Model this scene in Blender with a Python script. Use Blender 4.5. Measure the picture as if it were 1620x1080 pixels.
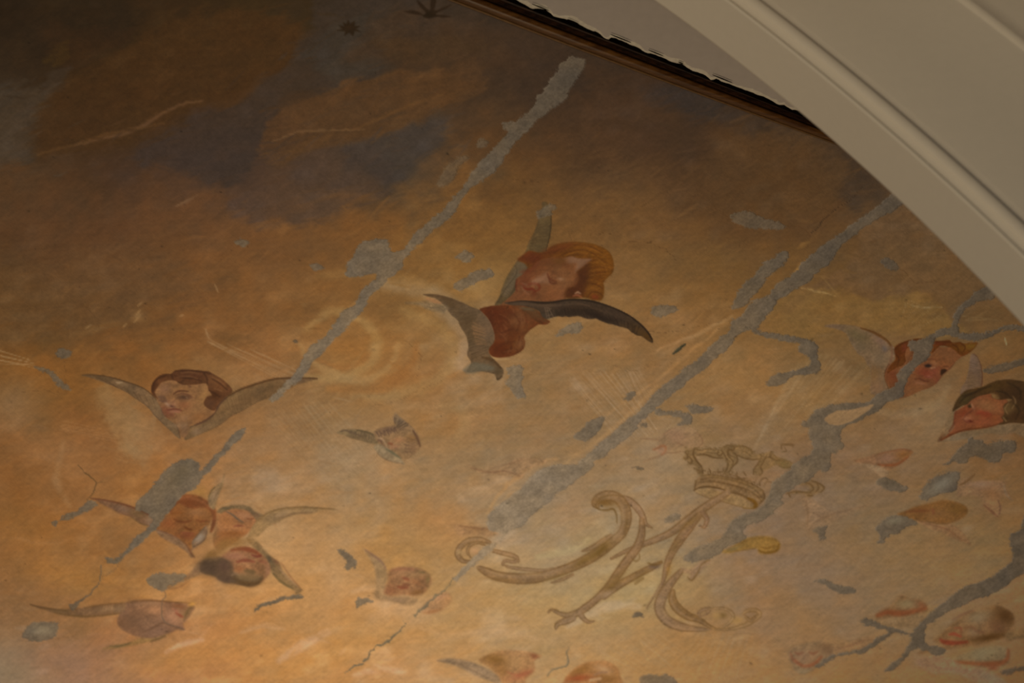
# A frescoed vault seen from the floor: cherub heads, a crowned monogram, grey repairs, a cornice and a white arch.
import bpy, math
from mathutils import Vector
import numpy as np

S = bpy.context.scene
for o in list(bpy.data.objects): bpy.data.objects.remove(o)

# ---------------------------------------------------------------- camera
ELEV = math.radians(42); FPX = 3150.0
CAM = np.array([0, 0, 1.6])
FWD = np.array([0, math.cos(ELEV), math.sin(ELEV)]); UP = np.array([0, -math.sin(ELEV), math.cos(ELEV)])
cd = bpy.data.cameras.new('camera'); cam = bpy.data.objects.new('camera', cd); S.collection.objects.link(cam)
cam.location = CAM; cam.rotation_euler = (math.pi / 2 + ELEV, 0, 0)
cd.sensor_width = 36; cd.lens = 70; cd.clip_end = 100
cd.dof.use_dof = True; cd.dof.focus_distance = 9.55; cd.dof.aperture_fstop = 1.7
S.camera = cam

# ---------------------------------------------------------------- light: dim ambient, a warm lamp under the vault, an unseen fill added for the arch
w = bpy.data.worlds.new('room_air'); S.world = w; w.use_nodes = True
w.node_tree.nodes['Background'].inputs[0].default_value = (0.80, 0.80, 0.84, 1)
w.node_tree.nodes['Background'].inputs[1].default_value = 0.055
def lamp(name, loc, aim, size, power, col, shape='DISK', spread=180):
    l = bpy.data.lights.new(name, 'AREA'); l.shape = shape; l.size = size; l.energy = power; l.color = col; l.spread = math.radians(spread)
    o = bpy.data.objects.new(name, l); S.collection.objects.link(o); o.location = loc
    o.rotation_euler = (Vector(aim) - Vector(loc)).to_track_quat('-Z', 'Y').to_euler(); return o
lamp('chandelier_light', (-0.75, 9.3, 5.5), (-0.75, 9.4, 8.6), 0.7, 62, (1.0, 0.76, 0.48))
lamp('arch_fill_light', (-4.8, -1.7, 3.6), (1.2, 4.6, 7.0), 1.6, 238, (1.0, 0.82, 0.575))  # unseen fill, added to brighten the arch face and soffit
S.view_settings.view_transform = 'Standard'; S.view_settings.look = 'None'
S.view_settings.exposure = 0.0; S.view_settings.gamma = 1.0; S.view_settings.use_curve_mapping = False
GRAY = False

# ---------------------------------------------------------------- the vault: a very shallow dome
RD = 25.0; DC = np.array([0, 7.5, 8.6 - RD])
def vault(u, v, off=0.0):
    """cartoon coordinates (1620 x 1080, y down) -> point on the dome; off = distance below it"""
    u = np.asarray(u, float); v = np.asarray(v, float)
    d = FWD + ((u - 810) / FPX)[..., None] * np.array([1.0, 0, 0]) - ((v - 540) / FPX)[..., None] * UP
    oc = CAM - DC; R = RD - off if np.isscalar(off) else (RD - off)
    a = (d * d).sum(-1); b = 2 * (d * oc).sum(-1); c = (oc * oc).sum() - R * R
    t = (-b + np.sqrt(np.maximum(b * b - 4 * a * c, 0))) / (2 * a)
    return CAM + d * t[..., None]
ECO = np.array([[-0.699, 0.8918, -0.1491, -0.6371, -0.151, 0.1393, -0.5297, -0.4775, 0.09, 0.2526, -0.0544, -0.7231, -0.8253, -0.0261, 0.4142, 0.4034, 0.301, -0.1326, 0.1504, 0.2541, -0.1504], [-0.9512, 0.8705, -0.1375, -0.627, -0.1528, 0.1354, -0.521, -0.4711, 0.0834, 0.2578, -0.0568, -0.7074, -0.8181, -0.0333, 0.4194, 0.3985, 0.3025, -0.1329, 0.1498, 0.254, -0.1482], [-1.3696, 0.8278, -0.1142, -0.6105, -0.156, 0.1341, -0.5043, -0.4586, 0.0722, 0.2647, -0.0587, -0.67, -0.8008, -0.0469, 0.4272, 0.3989, 0.3067, -0.1338, 0.1468, 0.2557, -0.1526]])
def irradiance(u, v):
    """smooth measure of how much lamp light reaches each spot of the vault"""
    a = np.clip(np.asarray(u, float), -60, 1680) / 810 - 1; b = np.clip(np.asarray(v, float), -60, 1140) / 540 - 1
    B_ = np.stack([a ** i * b ** j for i in range(6) for j in range(6 - i)], -1)
    return np.exp(B_ @ ECO.T)
# ---------------------------------------------------------------- fresco painter (numpy only)
# The cartoon of the fresco: 1620 x 1080 design units plus a margin, laid out once and then carried
# onto the curved vault like a real cartoon. LITCOL holds colours as lit, falloff included, OWN which motif owns each spot.
MX, MY = 110, 90
CW, CH = 1620 + 2 * MX, 1080 + 2 * MY
rng = np.random.default_rng(7)
LITCOL = np.zeros((CH, CW, 3), np.float32)
OWN = np.zeros((CH, CW), np.int32)
IDS = []                      # id-1 -> (thing key, part name)
CUR = dict(t=None, o=(0, 0, 1.0), clip=None)

def vnoise(sx, sy, seed):
    r = np.random.default_rng(seed)
    gx, gy = int(CW / sx) + 3, int(CH / sy) + 3
    g = r.random((gy, gx)).astype(np.float32)
    x = np.arange(CW) / sx; y = np.arange(CH) / sy
    xi = x.astype(int); yi = y.astype(int)
    fx = (x - xi); fy = (y - yi)
    fx = (fx * fx * (3 - 2 * fx)).astype(np.float32); fy = (fy * fy * (3 - 2 * fy)).astype(np.float32)[:, None]
    a = g[yi][:, xi]; b = g[yi][:, xi + 1]; c = g[yi + 1][:, xi]; d = g[yi + 1][:, xi + 1]
    return (a * (1 - fx) + b * fx) * (1 - fy) + (c * (1 - fx) + d * fx) * fy - 0.5

def rotnoise(sl, st, ang, seed):
    """value noise stretched along a direction (brush marks)"""
    r = np.random.default_rng(seed)
    Y, X = np.mgrid[0:CH, 0:CW].astype(np.float32)
    c, s = np.cos(ang), np.sin(ang)
    u = (X * c + Y * s) / sl + 400; v = (-X * s + Y * c) / st + 900
    ui = np.floor(u).astype(int); vi = np.floor(v).astype(int)
    fu = u - ui; fv = v - vi
    fu = fu * fu * (3 - 2 * fu); fv = fv * fv * (3 - 2 * fv)
    g = r.random((1024, 1024)).astype(np.float32)
    G = lambda a, b: g[a & 1023, b & 1023]
    return (G(vi, ui) * (1 - fu) + G(vi, ui + 1) * fu) * (1 - fv) + (G(vi + 1, ui) * (1 - fu) + G(vi + 1, ui + 1) * fu) * fv - 0.5

N3 = vnoise(2.2, 2.2, 1); N8 = vnoise(7, 7, 2); N8b = vnoise(7, 7, 3); N20 = vnoise(20, 16, 4); N20b = vnoise(20, 16, 5)
N60 = vnoise(60, 45, 6); N60b = vnoise(60, 45, 8)
BR1 = rotnoise(10, 1.6, -.25, 77) + rotnoise(7, 1.8, -1.0, 78) * .6
BR2 = rotnoise(60, 6, -.45, 79) + rotnoise(26, 3, -.2, 80) * .8
WX = N8 * 6 + N20 * 10 + N3 * 3.5; WY = N8b * 6 + N20b * 10 + np.roll(N3, 37, 1) * 3.5
WXB = N20 * 20 + N60 * 60 + N8 * 7; WYB = N20b * 16 + N60b * 40 + N8b * 6

def Z(ox, oy, s):
    CUR['o'] = (ox, oy, s)

def T(key):
    CUR['t'] = key

def own_id(part):
    k = (CUR['t'], part)
    if k not in IDS: IDS.append(k)
    return IDS.index(k) + 1

def pts(s):
    if isinstance(s, str):
        a = np.array([[float(q) for q in p.split(',')] for p in s.split()], np.float64)
    else: a = np.array(s, np.float64)
    ox, oy, sc = CUR['o']
    return a / sc + np.array([ox + MX, oy + MY])

def spline(p, closed, n=6):
    m = len(p)
    if m < 3: return p
    out = []
    rngi = range(m) if closed else range(m - 1)
    for i in rngi:
        if closed: p0, p1, p2, p3 = p[i - 1], p[i], p[(i + 1) % m], p[(i + 2) % m]
        else: p0, p1, p2, p3 = p[max(i - 1, 0)], p[i], p[i + 1], p[min(i + 2, m - 1)]
        for t in np.arange(n) / n:
            out.append(0.5 * ((2 * p1) + (-p0 + p2) * t + (2 * p0 - 5 * p1 + 4 * p2 - p3) * t * t + (-p0 + 3 * p1 - 3 * p2 + p3) * t ** 3))
    if not closed: out.append(p[-1])
    return np.array(out)

def box(p, pad):
    x0, y0 = np.floor(p.min(0)[:2] - pad).astype(int); x1, y1 = np.ceil(p.max(0)[:2] + pad).astype(int) + 1
    return max(x0, 0), max(y0, 0), min(x1, CW), min(y1, CH)

def coords(b, rough, big):
    x0, y0, x1, y1 = b
    Y, X = np.mgrid[y0:y1, x0:x1].astype(np.float32)
    if rough:
        wx, wy = (WXB, WYB) if big else (WX, WY)
        X = X + wx[y0:y1, x0:x1] * rough; Y = Y + wy[y0:y1, x0:x1] * rough
    return X, Y

FRAY = dict(a=0.0)
def poly_mask(p, feather, rough=0, big=False):
    b = box(p, feather * 1.5 + rough * (60 if big else 12) + 2)
    if b[2] <= b[0] or b[3] <= b[1]: return None
    X, Y = coords(b, rough, big)
    ins = np.zeros(X.shape, bool); dm = np.full(X.shape, 1e9, np.float32)
    q = np.roll(p, -1, 0)
    for (ax, ay), (bx, by) in zip(p, q):
        if ay != by:
            c = (ay > Y) != (by > Y)
            ins ^= c & (X < (bx - ax) * (Y - ay) / (by - ay) + ax)
        ex, ey = bx - ax, by - ay
        L = ex * ex + ey * ey + 1e-9
        t = np.clip(((X - ax) * ex + (Y - ay) * ey) / L, 0, 1)
        d = (X - ax - t * ex) ** 2 + (Y - ay - t * ey) ** 2
        np.minimum(dm, d, out=dm)
    sd = np.sqrt(dm) * np.where(ins, 1, -1)
    if FRAY['a']:
        x0, y0, x1, y1 = b
        sd = sd + FRAY['a'] * (BR1[y0:y1, x0:x1] * 1.0 + N3[y0:y1, x0:x1] * .55)
    m = np.clip(sd / feather + 0.5, 0, 1)
    return b, m * m * (3 - 2 * m)

def line_mask(p, w, feather, rough=0):
    """p (n,2), w (n,) half widths"""
    b = box(p, w.max() + feather + rough * 12 + 2)
    if b[2] <= b[0] or b[3] <= b[1]: return None
    X, Y = coords(b, rough, False)
    best = np.full(X.shape, -1e9, np.float32)
    for i in range(len(p) - 1):
        (ax, ay), (bx, by) = p[i], p[i + 1]
        ex, ey = bx - ax, by - ay
        L = ex * ex + ey * ey + 1e-9
        t = np.clip(((X - ax) * ex + (Y - ay) * ey) / L, 0, 1)
        d = (w[i] + (w[i + 1] - w[i]) * t) - np.sqrt((X - ax - t * ex) ** 2 + (Y - ay - t * ey) ** 2)
        np.maximum(best, d, out=best)
    m = np.clip(best / feather + 0.5, 0, 1)
    return b, m * m * (3 - 2 * m)

_F = {}
FT = dict(corner_e=1.07, cloud_right=1.08, shield_right=1.06, slug_right=1.04, worm_right=1.04, cloud_corner=1.04, crown_d=1.03, gap_b=.86, tail_left=.86, dot_tail=.82, thin_b=.84, star_patch=.9, dash_cluster=.8, comma_mid=.8, tick_mid=.82, disc_bottom=.95, dot_mid=.75, disc_left=.9, comma_left=.92, dot_mono=.85, main_c=1.03, thin_c=.9, thin_c_lower=.84, speck_ray=.88, dash_low=.85, blotch_slanted=.93)
def FILL():
    """the grey filler: one material, seen in the light of its place"""
    if 'f' not in _F:
        VV_, UU_ = np.mgrid[0:CH:8, 0:CW:8]
        l = np.clip(irradiance(UU_ - MX, VV_ - MY) * np.array([.345, .314, .284]), 0, 1)
        s = 255 * np.where(l < .0031308, l * 12.92, 1.055 * l ** (1 / 2.4) - .055)
        _F['f'] = np.repeat(np.repeat(s, 8, 0), 8, 1)[:CH, :CW].astype(np.float32)
        _F['f'] = _F['f'] * (1 + N60 * .07 + N20b * .05)[..., None]
    return _F['f']
TONE = {}
def lay(bm, col, a, own=None, clip=True, tex=0.0):
    if bm is None: return
    if own: CUR['part'] = own
    if not isinstance(col, str) and (own or (clip and CUR['clip'] is not None)):
        tn = TONE.get((CUR['t'], CUR.get('part')))
        if tn is not None: col = np.array(col, np.float32) * np.array(tn, np.float32)
    (x0, y0, x1, y1), m = bm
    mm = m
    if clip and CUR['clip'] is not None and own is None:
        mm = m * CUR['clip'][y0:y1, x0:x1]
    am = (mm * a)[..., None]
    if isinstance(col, str):
        c = FILL()[y0:y1, x0:x1]
        c = c * FT.get(CUR['t'], 1.0)
        if tex: tex = tex * .8
    else: c = np.array(col, np.float32)
    if tex:
        c = c * (1 + tex * (N8[y0:y1, x0:x1] + N3[y0:y1, x0:x1] + N20[y0:y1, x0:x1] + BR1[y0:y1, x0:x1] * .5))[..., None]
    LITCOL[y0:y1, x0:x1] = LITCOL[y0:y1, x0:x1] * (1 - am) + c * am
    if own:
        i = own_id(own)
        OWN[y0:y1, x0:x1][m > 0.5] = i
        f = np.zeros((CH, CW), np.float32); f[y0:y1, x0:x1] = m
        CUR['clip'] = f

def P(part, s, col, a=1.0, f=1.6, rough=0, tex=0.12, straight=False, big=False):
    """claimed shape of a motif"""
    p = pts(s)
    if part != 'filler': f = f * (1.25 + 1.1 * np.clip((p[:, 1].mean() - MY - 640) / 200, 0, 1))
    if not straight: p = spline(p, True)
    lay(poly_mask(p, f, rough, big), col, a, own=part, tex=tex)

def D(s, col, a=1.0, f=2.0, rough=0, clip=True, tex=0.0, big=False, straight=False):
    """detail shape (not claimed)"""
    p = pts(s)
    if not straight: p = spline(p, True)
    lay(poly_mask(p, f, rough, big), col, a, clip=clip, tex=tex)

def widths(w, n):
    if np.isscalar(w): w = [w * .5, w, w * .5] if n > 2 else [w, w]
    return np.interp(np.linspace(0, 1, n), np.linspace(0, 1, len(w)), w)

def L(s, w, col, a=1.0, f=1.2, rough=0, clip=False, own=None, tex=0.0, straight=False):
    """brush line; w half width (taper list along the line) in design units"""
    p = pts(s)
    if not straight: p = spline(p, False)
    lay(line_mask(p, widths(w, len(p)), f, rough), col, a, own=own, clip=clip, tex=tex)

def B(cx, cy, rx, ry, ang, col, a=1.0, clip=True, k=1.0):
    """soft blob in crop units"""
    ox, oy, sc = CUR['o']
    cx = cx / sc + ox + MX; cy = cy / sc + oy + MY; rx /= sc; ry /= sc
    R = max(rx, ry) * 2.2
    b = (max(int(cx - R), 0), max(int(cy - R), 0), min(int(cx + R) + 1, CW), min(int(cy + R) + 1, CH))
    if b[2] <= b[0] or b[3] <= b[1]: return
    X, Y = coords(b, 0.25 * k, False)
    c, s = np.cos(np.radians(ang)), np.sin(np.radians(ang))
    u = ((X - cx) * c + (Y - cy) * s) / rx; v = (-(X - cx) * s + (Y - cy) * c) / ry
    lay((b, np.exp(-(u * u + v * v) * .9) * (1 - .0) ), col, min(a * 1.1, 1), clip=clip)

def feathers(s0, s1, n, w, col, a, clip=True, jit=1.0):
    """n fine strokes joining two guide lines"""
    A = spline(pts(s0), False, 12); Bq = spline(pts(s1), False, 12)
    at = lambda Q, t: np.array([np.interp(t, np.linspace(0, 1, len(Q)), Q[:, 0]), np.interp(t, np.linspace(0, 1, len(Q)), Q[:, 1])])
    for i in range(n):
        t = (i + 0.5) / n
        p = np.array([at(A, t), at(Bq, t)]) + rng.normal(0, jit, (2, 2))
        lay(line_mask(p, np.array([w, w * .4]), 1.0), col, a * rng.uniform(.5, 1.2), clip=clip)

def noclip(): CUR['clip'] = None

TONE.update({('red', 'face'): (.84, .81, .76), ('red', 'hair'): (.82, .79, .70), ('red', 'spread_wing'): (.68, .57, .49), ('red', 'folded_wing'): (.96, .85, .76), ('red', 'upright_wing'): (.98, .92, .82),
             ('red', 'drapery'): (.71, .66, .58), ('brown', 'face'): (.91, .90, .84), ('brown', 'hair'): (1.03, .94, .74), ('brown', 'left_wing'): (.95, .93, .88), ('brown', 'right_wing'): (.95, .93, .88),
             ('dark', 'face'): (.92, .88, .84), ('dark', 'grey_wing'): (.96, .9, .9), ('right', 'face'): (.88, .84, .80), ('right', 'left_wing'): (.98, .90, .86), ('right', 'right_wing'): (1., .96, .92), ('right', 'hair'): (.90, .88, .82), **{('monogram', q): (1.0, .99, 1.06) for q in ('scroll_arm', 'left_curl', 'crossing_strokes', 'lower_scroll')}, **{(k, q): (.94, .96, .92) for k in ('small_smiling', 'small_pointed', 'small_pink', 'bottom_left', 'bottom_right', 'small_plump', 'cluster_left', 'cluster_lower') for q in ('head', 'face')}, **{(k, 'head'): (.90, .98, .98) for k in ('corner_rust', 'corner_lower', 'corner_reclining', 'small_smiling')}})
# ---------------------------------------------------------------- sky and clouds of the fresco
def sky():
    g = """38,26,14 42,30,17 50,34,18 56,40,20 46,36,27 48,39,31 50,38,28 56,42,28 60,45,30 60,45,32 60,45,32 60,45,32 60,45,32
50,36,22 54,36,17 66,44,20 70,46,22 52,41,34 60,43,28 62,45,31 64,46,30 70,48,30 64,47,34 62,47,36 62,46,34 62,46,34
74,54,32 68,47,27 64,47,34 62,47,38 68,52,38 66,55,46 90,61,34 96,66,38 84,58,36 90,62,36 76,54,36 68,50,36 66,48,34
88,58,33 94,61,34 98,65,36 108,72,40 120,79,40 127,87,45 126,88,46 124,86,46 118,82,46 104,71,41 96,66,40 86,62,42 80,58,40
98,65,34 106,70,37 116,76,38 128,84,42 135,92,48 142,102,56 147,109,62 143,105,59 134,96,52 124,87,47 116,80,45 108,75,46 104,72,44
126,80,38 131,83,40 137,87,42 142,94,50 150,108,62 150,110,64 148,112,68 147,111,67 141,105,63 135,98,60 131,97,61 126,91,58 116,82,50
136,88,48 147,95,53 156,104,58 158,110,64 158,116,72 156,116,72 152,114,72 149,112,70 146,112,71 140,104,64 133,98,62 125,92,60 114,80,48
152,100,56 159,105,59 168,114,64 172,122,72 172,123,73 170,123,74 164,124,79 158,118,75 153,117,75 144,110,72 134,102,65 128,94,58 118,84,50
154,106,66 168,114,68 179,127,73 184,133,76 185,136,80 182,136,80 178,134,83 170,127,79 156,117,72 150,113,73 142,106,66 132,98,61 124,88,55
148,116,86 160,114,80 172,120,77 182,132,77 185,138,84 190,143,90 189,144,92 183,139,87 170,125,77 156,114,68 144,104,60 134,96,57 126,88,55"""
    G = np.array([[[float(v) for v in c.split(',')] for c in r.split()] for r in g.split('\n')], np.float32)
    X = (np.arange(CW) - MX) / 135.0; Y = (np.arange(CH) - MY) / 120.0
    # smooth warped bicubic-ish lookup: bilinear with eased fractions, warped so no grid shows
    YY, XX = np.meshgrid(Y, X, indexing='ij')
    XX = np.clip(XX + WXB / 75.0, 0, 11.999); YY = np.clip(YY + WYB / 75.0, 0, 8.999)
    xi = XX.astype(int); yi = YY.astype(int); fx = (XX - xi)[..., None]; fy = (YY - yi)[..., None]
    fx = fx * fx * (3 - 2 * fx) * .5 + fx * .5; fy = fy * fy * (3 - 2 * fy) * .5 + fy * .5
    LITCOL[:] = ((G[yi, xi] * (1 - fx) + G[yi, xi + 1] * fx) * (1 - fy) + (G[yi + 1, xi] * (1 - fx) + G[yi + 1, xi + 1] * fx) * fy) * .962

def mottle():
    m1 = np.clip(N60 * 1.3 + BR2 * .5 + N20 * .5, -1, 1)[..., None]; m2 = np.clip(N60b * 1.3 + np.roll(BR2, 300, 1) * .6 + N20b * .4, -1, 1)[..., None]
    amt = np.clip((np.arange(CH) - MY - 250) / 350., .25, 1)[:, None, None]
    LITCOL[:] = LITCOL * (1 + amt * (m1 * np.array([.03, .035, .08], np.float32) + m2 * np.array([.035, 0, -.05], np.float32)))

def clouds():
    mottle()
    noclip(); Z(0, 0, 1)
    FRAY['a'] = 0.
    def c(s, col, a, f=14, fr=1.0):
        p = spline(pts(s), True); bm = poly_mask(p, f * 2.6, .6, True)
        if bm is None: return
        (x0, y0, x1, y1), m = bm
        m = np.clip(m * (1 + .55 * BR2[y0:y1, x0:x1]) + (m * (1 - m)) * 2.2 * BR2[y0:y1, x0:x1] * fr, 0, 1)
        lay(((x0, y0, x1, y1), m), col, a, clip=False, tex=.05)
    c('60,250 60,190 110,120 180,80 300,30 400,12 468,38 470,80 430,125 350,158 270,190 180,222 100,240', (61, 40, 19), .85, 7)
    c('300,20 400,14 466,40 466,80 428,122 350,150 290,150 230,120', (64, 42, 20), .6, 14)
    c('110,230 180,170 260,160 330,160 260,196 180,224', (62, 42, 20), .6, 12)
    c('60,60 140,30 200,40 150,90 90,100', (54, 34, 18), .5, 14)
    c('60,80 105,62 112,80 80,98', (60, 42, 17), .6, 5)
    c('200,235 290,190 400,152 455,105 480,40 490,-30 640,-30 700,10 690,50 610,75 600,125 540,150 470,150 425,190 405,235 350,292 260,270', (55, 44, 36), .75, 7)
    c('500,60 560,20 620,30 600,90 620,110 560,130 500,110', (52, 46, 40), .6, 12)
    c('408,232 420,195 465,165 520,152 560,138 620,120 690,112 745,105 765,128 700,178 655,205 600,228 540,232 480,245 430,255', (80, 54, 30), .75, 5, 1.6)
    c('400,240 450,235 520,215 470,262 430,265', (84, 58, 32), .5, 5, 1.6)
    c('545,235 600,225 680,195 722,190 705,235 660,265 600,285 560,262', (58, 50, 46), .8, 9)
    c('470,255 560,235 610,270 560,300 480,290', (62, 50, 44), .6, 12)
    c('-60,140 30,140 80,160 55,215 60,260 0,275 -60,275', (64, 54, 42), .6, 14)
    c('70,115 110,95 120,105 90,150 70,160', (60, 50, 40), .45, 8)
    c('360,310 430,285 500,240 560,262 590,292 540,330 470,350 400,352', (74, 56, 44), .7, 12)
    c('620,20 720,35 860,70 920,100 860,140 760,125 680,105 620,100 560,90', (60, 43, 29), .6, 12)
    c('600,60 700,60 780,90 700,100 620,95', (64, 46, 28), .5, 10)
    c('1040,140 1130,150 1240,190 1330,230 1400,300 1360,330 1300,260 1220,220 1120,190 1040,175', (62, 48, 37), .6, 12)
    c('1050,148 1090,145 1150,165 1120,185 1060,172', (56, 47, 40), .5, 8)
    c('880,150 940,100 985,130 1000,220 960,260 900,250 860,200', (78, 52, 30), .5, 20)
    c('1120,240 1240,215 1310,235 1335,290 1310,330 1200,345 1080,330 1060,290', (96, 66, 38), .6, 10)
    c('1225,500 1262,458 1330,415 1380,345 1460,330 1600,470 1560,480 1500,470 1440,455 1380,468 1300,452', (103, 72, 46), .7, 5)
    c('1205,505 1245,462 1300,455 1360,470 1440,462 1490,480 1510,520 1420,530 1360,520 1280,528 1220,532', (126, 90, 48), .6, 6)
    c('0,420 140,400 280,430 330,470 250,510 120,530 0,520', (98, 68, 40), .5, 30)
    c('640,300 760,310 860,340 960,330 1060,350 960,400 820,390 700,370', (122, 84, 44), .4, 25)
    # ochre and pale passages lower down
    for x, y, rx, ry, an, col, a in [
        (560, 560, 70, 45, 20, (150, 98, 45), .7), (640, 610, 90, 30, -25, (150, 98, 48), .45), (690, 665, 60, 30, 10, (150, 100, 48), .5),
        (70, 600, 80, 40, 10, (138, 86, 38), .5), (60, 760, 90, 50, 0, (146, 90, 42), .5), (240, 770, 70, 40, 10, (150, 96, 46), .5),
        (50, 840, 80, 40, 15, (156, 100, 46), .45), (130, 915, 90, 25, 10, (184, 122, 56), .4), (700, 830, 60, 35, 20, (172, 112, 58), .5),
        (620, 860, 90, 50, 10, (176, 122, 60), .45), (470, 930, 100, 50, 0, (190, 136, 70), .4), (300, 1040, 120, 30, -10, (186, 130, 62), .5),
        (500, 1040, 120, 40, -20, (192, 138, 68), .5), (880, 960, 120, 40, 0, (184, 130, 68), .4), (1000, 930, 120, 50, -10, (176, 140, 82), .5),
        (960, 860, 60, 50, -30, (168, 130, 78), .5), (780, 890, 80, 30, 0, (178, 130, 72), .3), (1350, 870, 110, 60, 5, (136, 96, 50), .4),
        (1250, 960, 80, 40, 30, (150, 106, 56), .5), (1130, 1020, 80, 30, 10, (160, 114, 60), .4), (1320, 790, 60, 20, -20, (138, 108, 74), .4),
        (1200, 700, 60, 30, -30, (140, 112, 76), .35), (1430, 700, 70, 40, 0, (136, 106, 72), .4), (1290, 640, 70, 40, 10, (148, 112, 66), .4),
        (1170, 600, 80, 60, 10, (152, 112, 62), .4), (1480, 660, 50, 40, 0, (138, 110, 78), .6), (20, 1060, 70, 40, 10, (140, 118, 92), .7),
        (100, 1050, 80, 30, 10, (156, 112, 84), .5), (200, 650, 30, 60, -35, (158, 118, 76), .5), (20, 640, 45, 40, 0, (146, 108, 74), .6),
        (560, 740, 60, 30, 0, (164, 124, 80), .4), (820, 780, 60, 30, -10, (160, 122, 80), .3), (1040, 720, 60, 50, 0, (152, 122, 86), .5),
        (1050, 1050, 90, 25, 0, (170, 122, 68), .4), (640, 960, 60, 30, 10, (204, 156, 106), .5), (1300, 900, 60, 30, 0, (146, 112, 74), .3),
        (100, 730, 70, 45, 30, (158, 110, 70), .45), (420, 860, 60, 60, 0, (182, 140, 90), .5), (530, 900, 30, 70, 10, (186, 142, 92), .4)]:
        B(x, y, rx, ry, an, col, a, clip=False, k=3)
    w = lambda s, hw, col, a, f=9: L(s, hw, col, a, f, rough=.35)
    # pale smudges by the brown-haired head
    for s in ['150,620 170,612 180,640 200,660 222,690 205,715 180,690 165,660', '190,690 215,700 240,705 230,730 200,720', '200,700 222,712 215,722']: D(s, (160, 122, 80), .34, 16, rough=1.2, clip=False, big=False)
    D('200,640 240,665 262,700 240,712 215,690', (166, 126, 84), .2, 14, rough=1.2, clip=False)
    # swirl of cloud rings left of the red-haired cherub
    sw = lambda s, hw, col, al, f=9: L(s, hw * 1.8, col, al * .95, f * 1.5, rough=.5)
    Z(540, 360, 3)
    sw('220,270 380,290 510,380 580,470 600,560 570,650', 11, (156, 126, 92), .75, 12)
    sw('300,390 480,480 530,580 500,680 380,760 200,800 60,790', 6, (156, 120, 72), .6, 10)
    sw('-160,480 -60,400 80,430 160,520 150,620 60,690 -80,720 -190,700', 5, (162, 122, 70), .7, 8)
    sw('-200,560 -140,640 -20,700 120,720 240,640 270,560', 4, (162, 122, 72), .6, 6)
    sw('-60,770 100,770 230,740 330,650 360,560', 5, (148, 96, 46), .7, 8)
    sw('-120,620 -20,660 80,650 140,590', 3, (146, 94, 46), .5, 5)
    sw('-100,230 100,215 300,250 420,270', 6, (146, 106, 58), .5, 9)
    sw('480,840 560,860 590,930 540,1000', 6, (156, 122, 76), .4, 9)
    sw('220,830 420,850 480,900 400,950', 5, (160, 124, 82), .35, 9)
    # orange bands over and around the crack left of centre
    Z(0, 0, 1)
    w('120,228 190,214 240,190 280,168 320,160', 3, (98, 70, 44), .7, 6)
    w('60,245 130,225 200,206 260,196', 3, (84, 58, 30), .7, 5)
    w('430,225 470,210 520,206 575,206', 2, (106, 78, 50), .6, 3)
    w('560,205 640,170 700,150', 3, (96, 66, 36), .5, 6)
    w('280,325 300,315 312,308', 2, (122, 92, 62), .7, 3)
    w('600,455 560,480 520,530 500,560', 4, (166, 120, 66), .35, 6)
    w('1040,555 1110,525 1160,500', 3, (158, 120, 76), .6, 4)
    w('960,655 1040,600 1100,550 1150,510', 3, (166, 122, 72), .5, 5)
    w('870,750 920,715 990,660 1040,610', 3, (176, 130, 76), .45, 5)
    w('770,810 800,770 850,735 880,725', 4, (184, 128, 70), .55, 6)
    w('1205,480 1235,455 1262,425 1290,400', 2, (170, 120, 62), .8, 4)
    w('1270,455 1300,462 1320,468', 1, (160, 124, 78), .7, 3)
    w('100,700 90,760 110,800', 6, (166, 120, 78), .4, 9)
    w('20,850 70,860 130,850', 3, (170, 116, 70), .4, 6)
    w('540,860 590,840 600,800 560,760', 8, (176, 132, 84), .35, 12)
    w('262,1032 290,1018 322,1012', 5, (202, 152, 104), .8, 6)
    w('440,1045 480,1020 520,998', 8, (198, 154, 106), .7, 8)
    w('380,1000 420,990 450,995', 4, (196, 150, 98), .5, 6)
    w('560,1068 600,1058 640,1062', 6, (210, 160, 112), .7, 7)
    w('690,1005 780,1000 850,1010', 6, (194, 148, 98), .4, 9)
    w('560,935 600,930 650,945', 6, (200, 156, 106), .4, 8)
    w('900,990 960,960 1010,960', 9, (186, 150, 108), .5, 9)
    w('850,880 900,870 930,855', 7, (182, 146, 88), .5, 9)
    w('1100,720 1180,690 1230,640 1260,600', 8, (150, 118, 82), .35, 10)
    w('1360,640 1420,655 1480,640 1500,610', 7, (146, 118, 84), .4, 9)
    # scumbled light rays
    Z(0, 0, 1)
    def rays(s0, s1, n, hw, a, col=(176, 146, 108), jit=2.):
        feathers(s0, s1, n, hw, col, a * .75, clip=False, jit=jit)
    rays('330,540 345,545 420,560', '445,606 470,598 484,592', 24, 1.2, .22, (168, 130, 88))
    rays('-5,555 0,565 2,575', '45,572 54,576 58,580', 9, 1.0, .36, (178, 142, 104))
    rays('100,668 96,680', '215,690 205,704', 9, .9, .35, (170, 118, 74))
    rays('900,600 930,590 985,590', '985,705 1020,690 1040,680', 30, 1.5, .22)
    rays('985,590 1010,585', '1010,650 1045,640', 14, 1.2, .2)
    rays('1065,650 1120,700', '1040,690 1070,730', 10, 1.3, .2)
    rays('1250,590 1300,560 1370,590', '1190,720 1210,690 1260,700', 26, 1.6, .2, (168, 138, 98))
    rays('1435,475 1460,490 1495,500', '1425,500 1440,508 1462,518', 14, .6, .35, (150, 120, 86))
    rays('1440,475 1444,486', '1462,490 1480,487', 4, .7, .35, (156, 126, 90))
    rays('1520,500 1545,505', '1575,505 1585,508', 4, .8, .3, (150, 120, 84))
    rays('420,660 470,640 530,640', '520,770 560,760 620,740', 22, 1.4, .18, (174, 138, 92))
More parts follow.
